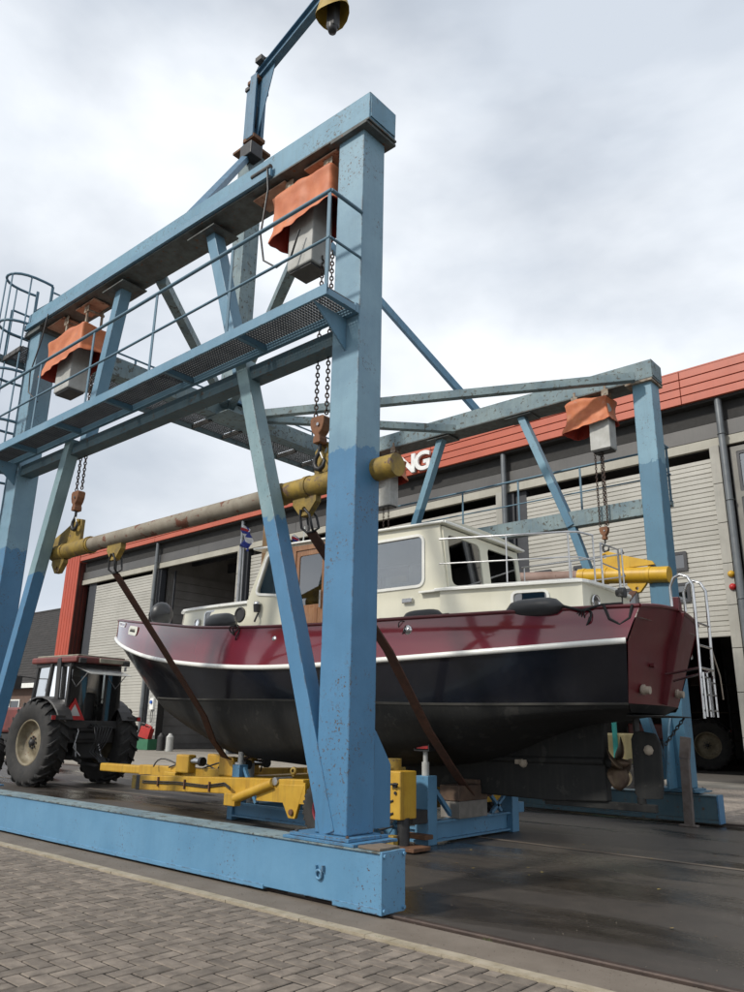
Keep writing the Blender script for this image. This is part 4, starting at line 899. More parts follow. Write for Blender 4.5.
ts = [i/NS for i in range(NS+1)]
def strip(k0, k1, sub, bulge=0.0):                       # loft between two long lines, both sides
    mb = MB()
    for sg in (1, -1):
        rows = []
        for j in range(sub+1):
            f = j/sub; row = []
            for t in ts:
                a, b = cp(k0, t), cp(k1, t); p = a.lerp(b, f); p.y += bulge*math.sin(math.pi*f)*min(1, a.y)
                row.append((p.x, sg*p.y, p.z))
            rows.append(row)
        mb.grid(rows, flip=(sg < 0))
    return mb
bul = strip(0, 1, 4, .02).build('bulwark', 'maroon', boat, weld=True)
# topsides black, below the waterline dull grey, lofted through a spline so that the bilge is round
def cross(t):                                            # profile samples strake -> keel
    P = [cp(k, t) for k in range(1, 6)]; res = []
    for i in range(len(P)-1):
        p0, p1, p2, p3 = P[max(i-1, 0)], P[i], P[i+1], P[min(i+2, len(P)-1)]
        for j in range(5):
            u = j/5; res.append(.5*((2*p1)+(-p0+p2)*u+(2*p0-5*p1+4*p2-p3)*u*u+(-p0+3*p1-3*p2+p3)*u**3))
    res.append(P[-1]); 
    for r_ in res: r_.y = max(0, r_.y)
    return res
prof = [cross(t) for t in ts]
def part_loft(i0, i1, name, m):
    mb = MB()
    for sg in (1, -1): mb.grid([[(prof[a][j].x, sg*prof[a][j].y, prof[a][j].z) for a in range(NS+1)] for j in range(i0, i1+1)], flip=(sg < 0))
    return mb.build(name, m, boat, weld=True)
part_loft(0, 5, 'topside', 'navy'); part_loft(5, 20, 'underwater_hull', 'antifoul')
# bottom closing strip, transom
mb = MB(); mb.grid([[(p[-1].x, sg*p[-1].y, p[-1].z) for p in prof] for sg in (1, -1)]); mb.build('keel_strip', 'antifoul', boat)
def line_tube(k, r, name, m, dz=0, dy=0, rr=None, t0=0, t1=1):
    mb = MB()
    for sg in (1, -1):
        pts = [cp(k, t)*1 for t in ts if t0 <= t <= t1]; mb.tube([(p.x, sg*(p.y+dy), p.z+dz) for p in pts], r, 8)
    return mb.build(name, m, boat)
mb = MB()                                               # white rubbing strake: flat-faced belt following the knuckle
for sg in (1, -1):
    rows = []
    for dy, dz in ((0, .042), (.035, .032), (.042, .0), (.035, -.030), (0, -.038)):
        row = []
        for i, t in enumerate(ts):
            p = cp(1, t); q0 = cp(1, max(0, t-.01)); q1 = cp(1, min(1, t+.01)); tn = Vector((q1.x-q0.x, q1.y-q0.y, 0)); n_ = Vector((tn.y*-1, tn.x, 0)).normalized() if tn.length > 0 else Vector((0, 1, 0))
            if n_.y < 0: n_ = -n_
            if t == 1: n_ = Vector((1, .0, 0))
            row.append((p.x+n_.x*dy, sg*(p.y+n_.y*dy), p.z+dz))
        rows.append(row)
    mb.grid(rows, flip=(sg < 0))
mb.build('rubbing_strake', 'white_paint', boat)
mb = MB()
for sg in (1, -1):
    rows = []
    for dy, dz in ((.004, .02), (.006, .0), (.004, -.02)):
        rows.append([(cp(2, t).x, sg*(cp(2, t).y+dy), cp(2, t).z+dz) for t in ts if t < .93])
    mb.grid(rows, flip=(sg < 0))
mb.build('waterline_stripe', 'waterline', boat)
line_tube(0, .028, 'cap_rail', 'maroon_flat', dz=.01)
# deck
rows = [[(cp(0, t).x, sg*max(0, cp(0, t).y-.02), cp(0, t).z-.14) for t in ts] for sg in (1, -1)]
MB().grid(rows, flip=True).build('deck', 'white_paint', boat)
# transom: centre swells aft
tr = [(1.2, 3.15, 0), (1.25, 2.71, .17), (.97, 1.95, .33), (.68, 1.84, .42)]
def tcol(z):
    pts = [(3.15, 1.2, 0), (2.71, 1.25, .17), (1.95, .97, .33), (1.84, .68, .42)]
    for i in range(3):
        if z >= pts[i+1][0]-1e-6: f = (pts[i][0]-z)/(pts[i][0]-pts[i+1][0]); return pts[i][1]+(pts[i+1][1]-pts[i][1])*f, pts[i][2]+(pts[i+1][2]-pts[i][2])*f
zs = [3.15, 3.0, 2.86, 2.71, 2.5, 2.3, 2.12, 1.95]; nn_ = 12
def trow(z, top=False):
    w, s = tcol(z); return [(s-.10*(1-abs(2*k/nn_-1)**1.6), w*(2*k/nn_-1), z+(.08*(1-(2*k/nn_-1)**2) if top else 0)) for k in range(nn_+1)]
MB().grid([trow(z, z == 3.15) for z in zs]).build('transom', 'maroon_flat', boat)
MB().grid([trow(z) for z in (1.95, 1.9, 1.84)]).build('transom_foot', 'antifoul', boat)
MB().tube([(p[0], p[1], p[2]+.01) for p in trow(3.15, True)], .028, 8).build('transom_cap', 'maroon_flat', boat)
mb = MB(); mb.bar((-.115, 0, 3.22), (.235, 0, 1.97), .03, .16, (1, 0, 0)); mb.build('transom_rib', 'maroon_flat', boat, bevel=.01)
MB().bar((-.09, .02, 3.22), (-.10, .02, 3.42), .09, .1).bar((-.05, -.12, 3.22), (-.05, -.12, 3.38), .12, .12).build('rudder_head', 'maroon_flat', boat, bevel=.012)
for y, z in ((.72, 2.13), (-.62, 2.13)):
    s = tcol(z)[1]-.05; mb = MB(); mb.cyl((s, y, z), (s-.12, y, z-.01), .05, 14); mb.cyl((s-.02, y, z), (s-.05, y, z), .068, 14); mb.build('exhaust', 'anode', boat)
MB().cyl((.15, .55, 2.45), (.10, .55, 2.45), .03, 10).build('drain', 'maroon_flat', boat)
MB().box(.02, .5, -.52, .66, 1.795, 1.812).build('trim_shelf', 'antifoul', boat, bevel=.004)
chain_l = chain_mb((.1, -.45, 1.79), (.3, -.15, 1.42), .05, .009, .02); chain_l.build('chain', 'steel_dark', boat)
# keel, skeg, shaft, propeller, rudder
F = frame((0, 0.09, 0), (1, 0, 0), (0, 0, 1))           # z of this frame is -y
kp = [(1.07, .66), (1.9, .62), (3.2, .64), (4.3, .72), (5.8, .84), (7.6, .93), (8.8, 1.02), (8.6, 1.2), (6, 1.2), (3.2, 1.5), (1.07, 1.95)]
MB().prism(kp, F, 0, .18).build('keel', 'antifoul', boat, bevel=.02)
MB().box(.42, 2.05, -.05, .05, .56, .66).build('skeg_bar', 'antifoul', boat, bevel=.01)
MB().tube([(2.6, 0, 1.17), (.93, 0, 1.17)], .07, 12).build('shaft_tube', 'antifoul', boat)
MB().tube([(3.2, .06, 1.16), (1.08, .085, 1.19)], .055, 10).build('shaft_fairing', 'antifoul', boat)
pr_ = MB(); pr_.lathe([(0, -.16), (.05, -.12), (.075, -.02), (.075, .08), (.05, .12)], frame((.90, 0, 1.17), (0, 1, 0), (0, 0, 1)), 14)
for k in range(4):
    a = 2*math.pi*k/4+.35; rows = []
    for i in range(6):
        r_ = .06+.30*i/5; w = .16*math.sin(math.pi*(.18+.72*i/5))+.01; tw = .9-.5*i/5
        rows.append([(.90+j*w*math.sin(tw), r_*math.cos(a)-j*w*math.cos(tw)*math.sin(a), 1.17+r_*math.sin(a)+j*w*math.cos(tw)*math.cos(a)) for j in (-1, -.5, 0, .5, 1)])
    pr_.grid(rows)
po = pr_.build('propeller', 'bronze', boat); so_ = po.modifiers.new('solid', 'SOLIDIFY'); so_.thickness = .012
rd_ = MB(); rd_.prism([(.66, .72), (.33, .74), (.30, .95), (.30, 1.45), (.36, 1.58), (.64, 1.62), (.70, 1.5), (.70, .8)][::-1], frame((0, .03, 0), (1, 0, 0), (0, 0, 1)), 0, .06); rd_.build('rudder', 'antifoul', boat, bevel=.015)
MB().cyl((.62, 0, 1.6), (.62, 0, 1.8), .045, 12).build('rudder_stock', 'steel_dark', boat)
MB().cyl((.62, 0, .66), (.62, 0, .74), .06, 12).build('rudder_shoe', 'antifoul', boat)
for nm, x, y, z in (('anode', .46, .035, 1.36), ('anode', 2.35, .095, 1.12), ('anode', 6.0, 1.62, 1.62)):
    MB().lathe([(0, .06), (.05, .05), (.07, 0)], frame((x, y, z), (-1, 0, 0), (0, 0, 1)), 8).build(nm, 'anode', boat)
MB().box(2.28, 2.48, .085, .13, 1.10, 1.17).build('anode', 'anode', boat, bevel=.01)
# ------------------------------------------------ superstructure
def side_frame(y, s0, z0): return frame((s0, y, z0), (-1, 0, 0), (0, 0, 1))      # 2-D x runs aft, normal = +y (port)
def plate_both(name, m, outer, holes, s0, z0, y=1.25, t=.04):
    for sg in (1, -1):
        mb = MB()
        if sg > 0: mb.prism(outer, side_frame(y-t, s0, z0), 0, t, holes)
        else: mb.prism(outer, side_frame(-y, s0, z0), 0, t, holes)
        mb.build(name, m, boat)
def window(hole, s0, z0, y, fr_m='white_paint', fw=.045, g='glass'):
    for sg in (1, -1):
        Fr = side_frame(y if sg > 0 else -y, s0, z0); d = 1 if sg > 0 else -1
        mb = MB(); o_ = grow(hole, fw)
        mb.prism(o_, Fr, min(0, d*.022), max(0, d*.022), [hole]) if sg > 0 else mb.prism(o_, Fr, -.022, 0, [hole])
        w = mb.build('window', fr_m, boat); MB().prism(grow(hole, .003), Fr, -.02*d-.003, -.02*d+.003).build('pane', g, w)
# wheelhouse side: 2-D coordinates measured aft from s=7.5 and up from z=3.02
S0, Zb = 7.5, 3.02
X = lambda s: S0-s
Zr = lambda s: 4.80-.10*(7.2-s)/4.4-Zb                 # underside of roof
outer = [(X(7.50), 0), (X(2.80), 0), (X(2.98), Zr(2.98)), (X(6.95), Zr(6.95))]
outer = [(X(7.55), 0), (X(2.86), 0), (X(3.06), Zr(3.06)), (X(4.9), Zr(4.9)), (X(6.98), Zr(6.98)), (X(7.42), .85)]
fwin = [(X(7.20), .95), (X(6.52), .87), (X(6.48), 1.60), (X(6.93), 1.64)]
def roundpoly(p, r=.06, n=3):
    res = []
    for i in range(len(p)):
        a, b, c = Vector(p[i-1]), Vector(p[i]), Vector(p[(i+1) % len(p)]); u = (a-b).normalized()*r; v = (c-b).normalized()*r
        for k in range(n+1):
            t = k/n; q = (b+u)*(1-t)**2+b*2*t*(1-t)+(b+v)*t*t; res.append((q.x, q.y))
    return res
fwin = roundpoly(fwin, .08)
mwin = rrect(X(5.15), X(3.38), .74, 1.52, .09)
door_h = [(X(6.22), .10), (X(5.42), .10), (X(5.42), 1.66), (X(6.22), 1.68)]
plate_both('wheelhouse_side', 'cream', outer, [fwin, mwin, door_h], S0, Zb)
window(fwin, S0, Zb, 1.25); window(mwin, S0, Zb, 1.25)
# varnished sliding door with glazed upper half
for sg in (1, -1):
    Fd = side_frame(1.225 if sg > 0 else -1.26, S0, Zb); dh = [(X(6.18), .13), (X(5.46), .13), (X(5.46), 1.62), (X(6.18), 1.62)]
    gl = rrect(X(6.10), X(5.54), .62, 1.52, .05)
    dd = MB().prism(dh, Fd, 0, .035, [gl]).build('door', 'varnish', boat, bevel=.004)
    MB().prism(grow(gl, .01), Fd, .012, .020).build('pane', 'glass', dd)
    fm = MB(); fo_ = [(X(6.30), .06), (X(5.34), .06), (X(5.34), 1.70), (X(6.30), 1.72)]; fm.prism(fo_, Fd, .026, .055, [dh]); fm.build('door_frame', 'varnish', dd, bevel=.004)
    MB().prism(rrect(X(6.0), X(5.62), .2, .56, .02), Fd, .036, .044).build('door_panel', 'varnish', dd, bevel=.004)
    MB().prism(rrect(X(5.56), X(5.52), .55, .85, .01), Fd, .04, .07).build('handle', 'inox', dd)
# windscreen (three panes) and aft bulkhead (two)
def xplate(name, m, s_bot, s_top, z0, z1, hw, holes, t=.04, fwd=1):
    ux = Vector((0, -fwd, 0)); uy = Vector((s_top-s_bot, 0, z1-z0)).normalized(); L_ = math.hypot(s_top-s_bot, z1-z0)
    Fr = frame((s_bot, 0, z0), ux, uy); w = MB().prism([(-hw, 0), (hw, 0), (hw, L_), (-hw, L_)], Fr, -t, 0, [h(L_) for h in holes]).build(name, m, boat)
    for h in holes:
        q = h(L_); f = MB().prism(grow(q, .035), Fr, 0, .02, [q]).build('window', 'white_paint', boat); MB().prism(grow(q, .003), Fr, -.022, -.016).build('pane', 'glass', f)
    return w
xplate('windscreen_panel', 'cream', 7.44, 6.97, 3.88, 4.79, 1.21, [lambda L_, c=c: rrect(c-.33, c+.33, .12, L_-.14, .08) for c in (-.79, 0, .79)])
MB().prism([(-1.21, 3.02), (1.21, 3.02), (1.21, 3.88), (-1.21, 3.88)], frame((7.50, 0, 0), (0, -1, 0), (0, 0, 1)), 0, .04).build('front_bulkhead', 'cream', boat)
xplate('aft_bulkhead', 'cream', 2.88, 3.06, 3.02, 4.66, 1.21, [lambda L_: rrect(-1.10, -.12, .72, 1.54, .10), lambda L_: rrect(.12, 1.10, .72, 1.54, .10)], fwd=-1)
MB().box(2.9, 7.4, -1.2, 1.2, 2.98, 3.01).build('wheelhouse_floor', 'interior', boat)
# roof: cambered, with lip and visor
n = 10; top = []; bot = []
roof_s = [2.94, 3.2, 4.0, 5.0, 6.0, 6.8, 7.30]
for s in roof_s:
    zc = 4.80-.11*(7.2-s)/4.4
    top.append([(s, 1.29*(2*k/n-1), zc+.045+.07*(1-(2*k/n-1)**2)) for k in range(n+1)]); bot.append([(s, 1.29*(2*k/n-1), zc) for k in range(n+1)])
mb = MB(); mb.grid(top, flip=False); mb.grid(bot, flip=True)
mb.grid([[t_[0] for t_ in top], [b_[0] for b_ in bot]], False); mb.grid([[t_[-1] for t_ in top], [b_[-1] for b_ in bot]], False, True)
mb.grid([top[0], bot[0]], False, True); mb.grid([top[-1], bot[-1]], False); mb.build('roof', 'cream', boat, bevel=.015)
mb = MB()
for sg in (1, -1): mb.tube([(s, sg*1.30, 4.80-.11*(7.2-s)/4.4+.02) for s in roof_s], .022, 8)
mb.tube([(2.93, y*1.29, 4.693+.02) for y in (-1, 1)], .022, 8); mb.build('roof_edge', 'white_paint', boat)
# interior
it = MB(); it.box(5.9, 7.3, -1.15, 1.15, 3.02, 3.85); it.build('dashboard', 'varnish', boat, bevel=.02)
for x, y in ((5.3, -.5), (5.3, .55), (3.5, -.7), (3.5, .2), (4.2, -.7)):
    st = MB(); st.box(x-.22, x+.22, y-.25, y+.25, 3.35, 3.5); st.box(x-.26, x-.16, y-.25, y+.25, 3.5, 4.12); st.build('seat', 'seat_white', boat, bevel=.04)
MB().box(3.1, 3.3, -1.1, 1.1, 3.02, 3.95).build('cupboard', 'varnish', boat, bevel=.01)
w_ = MB(); w_.tube([(5.86, .1+.22*math.cos(t), 4.0+.22*math.sin(t)) for t in [k*math.pi/8 for k in range(16)]], .018, 6, closed=True); w_.build('steering_wheel', 'varnish', boat)
for x in (3.42, 5.06): 
    MB().grid([[(x-.07+.14*k/8, 1.14+.02*math.sin(k*2.2), z) for k in range(9)] for z in (3.74, 4.52)]).build('curtain', 'yellow_old', boat)
for x, y in ((4.75, .85), (3.75, .85)): MB().box(x-.05, x+.05, y-.22, y+.22, 3.5, 4.15).build('headrest', 'seat_white', boat, bevel=.04)
MB().box(3.5, 4.2, .75, 1.0, 3.55, 3.90).build('sofa_back', 'seat_white', boat, bevel=.05)
AW0, AW1, AWz0, AWz1 = 1.15, 1.64, .345, .55
# aft cabin, tapering aft: sides, end, roof with lip
CA, CB = Vector((3.0, 1.33)), Vector((.90, .88)); cd_ = (CB-CA).normalized(); CL = (CB-CA).length
for sg in (1, -1):
    h_ = roundpoly([(AW0, AWz0), (AW1, AWz0), (AW1, AWz1), (AW0, AWz1)], .06)
    ux = Vector((cd_.x, sg*cd_.y, 0)); nrm = ux.cross(Vector((0, 0, 1)))
    Fr = frame((CA.x, sg*CA.y, 2.95), ux, (0, 0, 1)); d = 1 if nrm.y*sg > 0 else -1
    MB().prism([(0, 0), (CL, 0), (CL, .66), (0, .66)], Fr, *((-.04, 0) if d > 0 else (0, .04)), [h_]).build('cabin_side', 'cream', boat)
    wo = MB().prism(grow(h_, .04), Fr, *((0, .02) if d > 0 else (-.02, 0)), [h_]).build('window', 'white_paint', boat)
    MB().prism(grow(h_, .004), Fr, -.018*d-.003, -.018*d+.003).build('pane', 'glass_dark', wo)
MB().grid([[(.905, .88, 2.95), (.85, .45, 2.95), (.84, 0, 2.95), (.85, -.45, 2.95), (.905, -.88, 2.95)], [(.905, .88, 3.61), (.87, .45, 3.61), (.86, 0, 3.61), (.87, -.45, 3.61), (.905, -.88, 3.61)]], flip=False).build('cabin_end', 'cream', boat)
rf = [(3.06, 1.40), (1.95, 1.165), (1.0, .955), (.88, .91), (.83, .80), (.79, .4), (.775, 0), (.79, -.4), (.83, -.80), (.88, -.91), (1.0, -.955), (1.95, -1.165), (3.06, -1.40)]
loA = [(x, y, 3.605) for x, y in rf]; loB = [(x, y, 3.645) for x, y in rf]; cs = [((x-1.9)*.85+1.9, y*.82, 3.70) for x, y in rf]
mb = MB(); mb.grid([loA, loB, cs], smooth=False, flip=True); mb.add(cs, [tuple(range(len(cs)))]); mb.add(loA, [tuple(range(len(loA)))[::-1]])
mb.build('aft_cabin_roof', 'white_paint', boat, bevel=.008)
def porthole(p, d, r, up=(0, 0, 1), ring='inox', pane='glass_dark'):
    d = Vector(d); Fr = frame(p, Vector(up).cross(d), up); o = MB().lathe([(r, 0), (r*1.35, 0), (r*1.3, .02), (r*1.05, .028), (r, .01)], Fr, 18).build('porthole', ring, boat)
    MB().lathe([(0, .012), (r, .012)], Fr, 18, smooth=False).build('pane', pane, o)
porthole((.86, .55, 3.36), (-1, .1, 0), .085)
def searchlight(x, y, z):
    l = MB(); l.cyl((x, y, z-.16), (x, y, z), .012, 6); l.lathe([(.0, -.09), (.05, -.08), (.075, .03), (.08, .05), (.0, .05)], frame((x, y, z+.03), (0, 0, 1), (0, 1, 0)), 12); l.tube([(x, y, z+.1), (x, y, z-.02)], [.055, .07], 10); l.build('deck_lamp', 'black_rubber', boat)
searchlight(.62, .15, 3.5)
l = MB(); l.tube([(7.10, 1.32, 3.74), (7.10, 1.32, 3.60)], [.07, .055], 12); l.tube([(7.10, 1.28, 3.58), (7.08, 1.34, 3.5), (7.12, 1.34, 3.42)], .018, 6); l.build('side_lamp', 'black_rubber', boat)
MB().lathe([(0, .05), (.055, .045), (.06, 0)], frame((7.10, 1.32, 3.745), (1, 0, 0), (0, 1, 0)), 12).build('lamp_cap', 'inox', boat)
# deck vents / latch on the wheelhouse side
MB().box(3.55, 3.75, 1.25, 1.31, 3.48, 3.56).build('side_vent', 'inox', boat, bevel=.015)
MB().box(2.9, 3.4, 1.252, 1.34, 3.61, 3.64).build('trim_moulding', 'white_paint', boat, bevel=.004)
# rail round the aft cabin roof
def rr_(z0, z1, r, pts): MB().tube([(x, y, z0+(z1-z0)*(3-x)/2.1) for x, y in pts], r, 8).build('grab_rail', 'alu', boat)
side = [(3.0, 1.34), (1.95, 1.12), (1.05, .93), (.93, .86)]
for z0, z1, r in ((4.42, 4.34, .016), (4.03, 3.97, .011)):
    rr_(z0, z1, r, side+[(.84, .55)]); rr_(z0, z1, r, [(x, -y) for x, y in side]+[(.84, -.55)])
MB().tube([(.83, .30, 3.66), (.83, .30, 4.27), (.82, -.35, 4.29), (.82, -.35, 3.66)], .016, 8).build('grab_rail', 'alu', boat)
MB().tube([(.83, .30, 3.97), (.82, -.35, 3.97)], .011, 8).build('grab_rail', 'alu', boat)
for x, y, zt in ((1.95, 1.12, 4.38), (1.05, .93, 4.345), (.84, .55, 4.34), (1.95, -1.12, 4.38), (1.05, -.93, 4.345), (.84, -.55, 4.34), (2.95, -1.33, 4.42)):
    MB().cyl((x, y, 3.64), (x, y, zt), .013, 8).build('rail_post', 'alu', boat)
# foredeck trunk
tk = [(7.46, 1.18), (8.6, 1.14), (9.7, 1.04), (10.0, .85), (10.14, .4), (10.14, -.4), (10.0, -.85), (9.7, -1.04), (8.6, -1.14), (7.46, -1.18)]
tk2 = [((x-8.5)*.97+8.47, y*.96) for x, y in tk]
mb = MB(); mb.grid([[(x, y, 3.1) for x, y in tk], [(x, y, 3.83-.008*(9-x)) for x, y in tk2]], smooth=False); mb.build('trunk_side', 'cream', boat, bevel=.01)
rt = [((x-8.5)*1.05+8.47, y*1.05, 3.83-.01*(9-x)) for x, y in tk2]; rt2 = [(x, y, z+.045) for x, y, z in rt]; rt3 = [((x-8.5)*.85+8.5, y*.85, z+.05) for x, y, z in rt2]
mb = MB(); mb.grid([rt, rt2, rt3], smooth=False); mb.add(rt3, [tuple(range(len(rt3)))]); mb.add(rt, [tuple(range(len(rt)))[::-1]]); mb.build('trunk_roof', 'white_paint', boat, bevel=.008)
Ft = frame((8.85, 1.085, 3.42), (-1, -.03, 0), (0, 0, 1)); q = rrect(0, .55, 0, .33, .06)
wo = MB().prism(grow(q, .03), Ft, 0, .02, [q]).build('window', 'inox', boat); MB().prism(grow(q, .003), Ft, .002, .01).build('pane', 'glass_dark', wo)
porthole((9.1, 1.085, 3.55), (.1, 1, 0), .07); porthole((7.75, 1.145, 3.62), (0, 1, 0), .11, ring='black_rubber', pane='cab_dark')
# fenders, lines, fittings
def fender(x, y, z, L_, r, dx=1, m='fender'):
    n = 9; p = []; rr = []
    for k in range(n+1):
        f = k/n; p.append((x+(f-.5)*L_*dx, y, z)); rr.append(max(.015, r*min(1, (1-abs(2*f-1)**3.2))**.5))
    MB().tube(p, rr, 16).build('fender', m, boat)
fender(1.36, 1.46, 3.20, .86, .135); fender(3.15, 1.58, 3.20, .72, .105); fender(7.85, 1.52, 3.42, .80, .19)
mb = MB(); rr = [.02, .16, .26, .31, .32, .29, .22, .11, .04]; mb.tube([(11.0-.28+.56*k/8, .62, 3.93) for k in range(9)], [q*.86 for q in rr], 18); mb.build('ball_fender', 'fender', boat)
mb = MB(); mb.tube([(11.4, .5, 4.03), (11.6, .45, 4.08), (11.75, .4, 4.0), (11.8, .35, 4.07), (11.8, .35, 3.8)], .035, 8); mb.build('windlass', 'steel_dark', boat)
def rope(pts, r=.012, nm='rope', m='rope_black'): MB().tube(pts, r, 6).build(nm, m, boat)
def loop(x, y, z, w, h, r=.012): rope([(x+w*math.cos(t), y+.03*math.sin(2*t), z+h*math.sin(t)) for t in [k*2*math.pi/14 for k in range(15)]], r)
loop(6.95, 1.915, 3.16, .07, .13); loop(7.0, 1.93, 3.2, .10, .07)
loop(3.35, 1.82, 3.02, .06, .10, .008); rope([(3.8, 1.80, 3.19), (3.3, 1.77, 3.17), (2.6, 1.70, 3.19)], .008); MB().lathe([(0, .03), (.07, .02), (.075, 0)], frame((3.25, 1.815, 2.98), (-1, 0, 0), (0, 0, 1)), 10).build('fairlead', 'inox', boat)
for k in range(4): loop(.62+.03*k, 1.40-.01*k, 3.04-.01*k, .05+.008*k, .09+.012*k, .009)
rope([(.95, 1.45, 3.2), (.7, 1.42, 3.12), (.45, 1.32, 3.19), (.2, 1.24, 3.2)], .018); rope([(.42, 1.35, 3.18), (.36, 1.34, 3.0), (.24, 1.30, 2.92), (.12, 1.26, 3.0), (.08, 1.24, 3.17)], .02)
MB().lathe([(0, .04), (.055, .03), (.065, 0)], frame((5.95, 1.905, 2.98), (-1, 0, 0), (0, 0, 1)), 12).build('bulwark_fitting', 'inox', boat)
MB().lathe([(0, .02), (.03, .015), (.035, 0)], frame((5.2, 1.91, 2.68), (-1, 0, 0), (0, 0, 1)), 10).build('bulwark_fitting', 'inox', boat)
# name board at the bow: pale plate following the flare, with a small dark script
def on_bulwark(s, f):                                     # point and outward normal on the port bulwark
    def pt(s_, f_): a = Vector((s_, W0(s_), lerp_tab(Z0, s_))); b = Vector((s_, W1(s_), lerp_tab(Z1, s_))); return a.lerp(b, f_)
    p = pt(s, f); du = pt(s+.05, f)-p; dv = pt(s, f+.05)-p; n_ = du.cross(dv).normalized()
    return p, (n_ if n_.y > 0 else -n_), du.normalized()
p, n_, du = on_bulwark(11.15, .30); Fn = frame(p+n_*.02, -du, n_.cross(-du)); Fn = frame(p+n_*.02, -du, (n_.cross(-du)))
nb = MB().prism([(x-.34, y-.10) for x, y in rrect(0, .68, 0, .2, .08)], Fn, 0, .012).build('name_board', 'cream', boat, bevel=.003)
sc = MB()
for k in range(5):
    x = -.17+.08*k; sc.tube([Fn @ Vector(v) for v in ((x-.03, -.03, .016), (x, .035, .016), (x+.015, -.03, .016), (x+.045, .0, .016))], .006, 5)
sc.build('script', 'frame_dark', nb)
for f0, dz in ((12.2, .1),): 
    p, n_, du = on_bulwark(12.35, .16); Fn = frame(p+n_*.006, -du, n_.cross(-du)); MB().prism(rrect(-.42, .42, -.05, .05, .045), Fn, 0, .012, [rrect(-.38, .38, -.03, .03, .028)]).build('hawse', 'white_paint', boat)
# flags and posts
MB().cyl((9.18, 0, 3.9), (9.18, 0, 5.55), .022, 8).cyl((9.05, .02, 3.9), (9.10, .0, 5.5), .012, 8).build('flagstaff', 'alu', boat)
def flag(x, y, z, w, h, nm, dy=.0):
    rows = []; 
    for i in range(7):
        f = i/6; rows.append([(x-.05*math.sin(f*6)-w*f*.62, y+.07*math.sin(f*7+j)+dy*f, z-h*j/8-.14*f*(1+.3*math.sin(3*f))) for j in range(9)])
    mb = MB(); mb.grid(rows)
    for i, fce in enumerate(mb.f): r_ = (i % 8); mb.mi[i] = 1 if r_ in (0, 3, 4) and (i//8) not in (2,) else (2 if r_ == 1 and i//8 < 3 else 0)
    o = mb.build(nm, ['flag_blue', 'flag_white', 'flag_red'], boat); s_ = o.modifiers.new('s', 'SOLIDIFY'); s_.thickness = .002
flag(9.16, 0, 5.86, .5, .5, 'bow_flag'); flag(7.55, .0, 5.42, .35, .42, 'small_flag')
MB().cyl((9.18, 0, 5.5), (9.18, 0, 5.9), .012, 6).build('flagstaff', 'alu', boat)
MB().tube([(8.4, 0, 3.87), (8.4, 0, 6.6)], [.075, .055], 12).build('mast', 'pole_wood', boat)
MB().tube([(6.9, .4, 4.86), (6.85, .4, 5.4)], .012, 6).build('antenna', 'white_paint', boat)
MB().cyl((7.3, .45, 4.9), (7.3, .45, 5.02), .04, 10).build('navigation_lamp', 'inox', boat)
# stern ladder: two hooped stiles, rungs, folded lower section
ly = .46; L1, L2 = .30, -.28
lad = MB()
sx = -.42
def stile(y, s=sx): return [(s+.30, y, 3.25), (s+.30, y, 3.52), (s+.24, y, 3.64), (s+.15, y, 3.68), (s+.06, y, 3.64), (s, y, 3.52), (s, y, 3.2), (s+.02, y, 2.1), (s+.02, y, 1.78)]
lo = lad.tube(stile(L1), .021, 8).build('boarding_ladder', 'inox', boat)
MB().tube([(x, L2, z) for x, y, z in stile(0)][:8]+[(sx+.02, L2, 2.35)], .021, 8).build('stile', 'inox', lo)
for z in (3.02, 2.72, 2.42): MB().cyl((sx+.005, L1, z), (sx+.005, L2, z), .016, 8).build('rung', 'inox', lo)
MB().cyl((.12, .1, 2.36), (sx+.02, L1, 2.42), .017, 8).build('stand_off', 'inox', lo); MB().cyl((.16, -.35, 2.30), (sx+.02, L2, 2.42), .017, 8).build('stand_off', 'inox', lo)
for y0, y1, zt, zb in ((.34, .18, 2.36, 1.80), (.08, -.12, 2.30, 1.80)):
    for yy in (y0, y1): MB().box(sx-.045, sx-.025, yy-.011, yy+.011, zb, zt).build('folded_stile', 'inox', lo)
    for zz in (zb+.08, zb+.28, zt-.06): MB().box(sx-.045, sx-.025, y1, y0, zz-.010, zz+.010).build('folded_rung', 'inox', lo)
rope([(sx, L2, 2.7), (sx-.03, L2-.15, 2.35), (sx, L2-.3, 2.05)], .01, 'lanyard', 'anode')
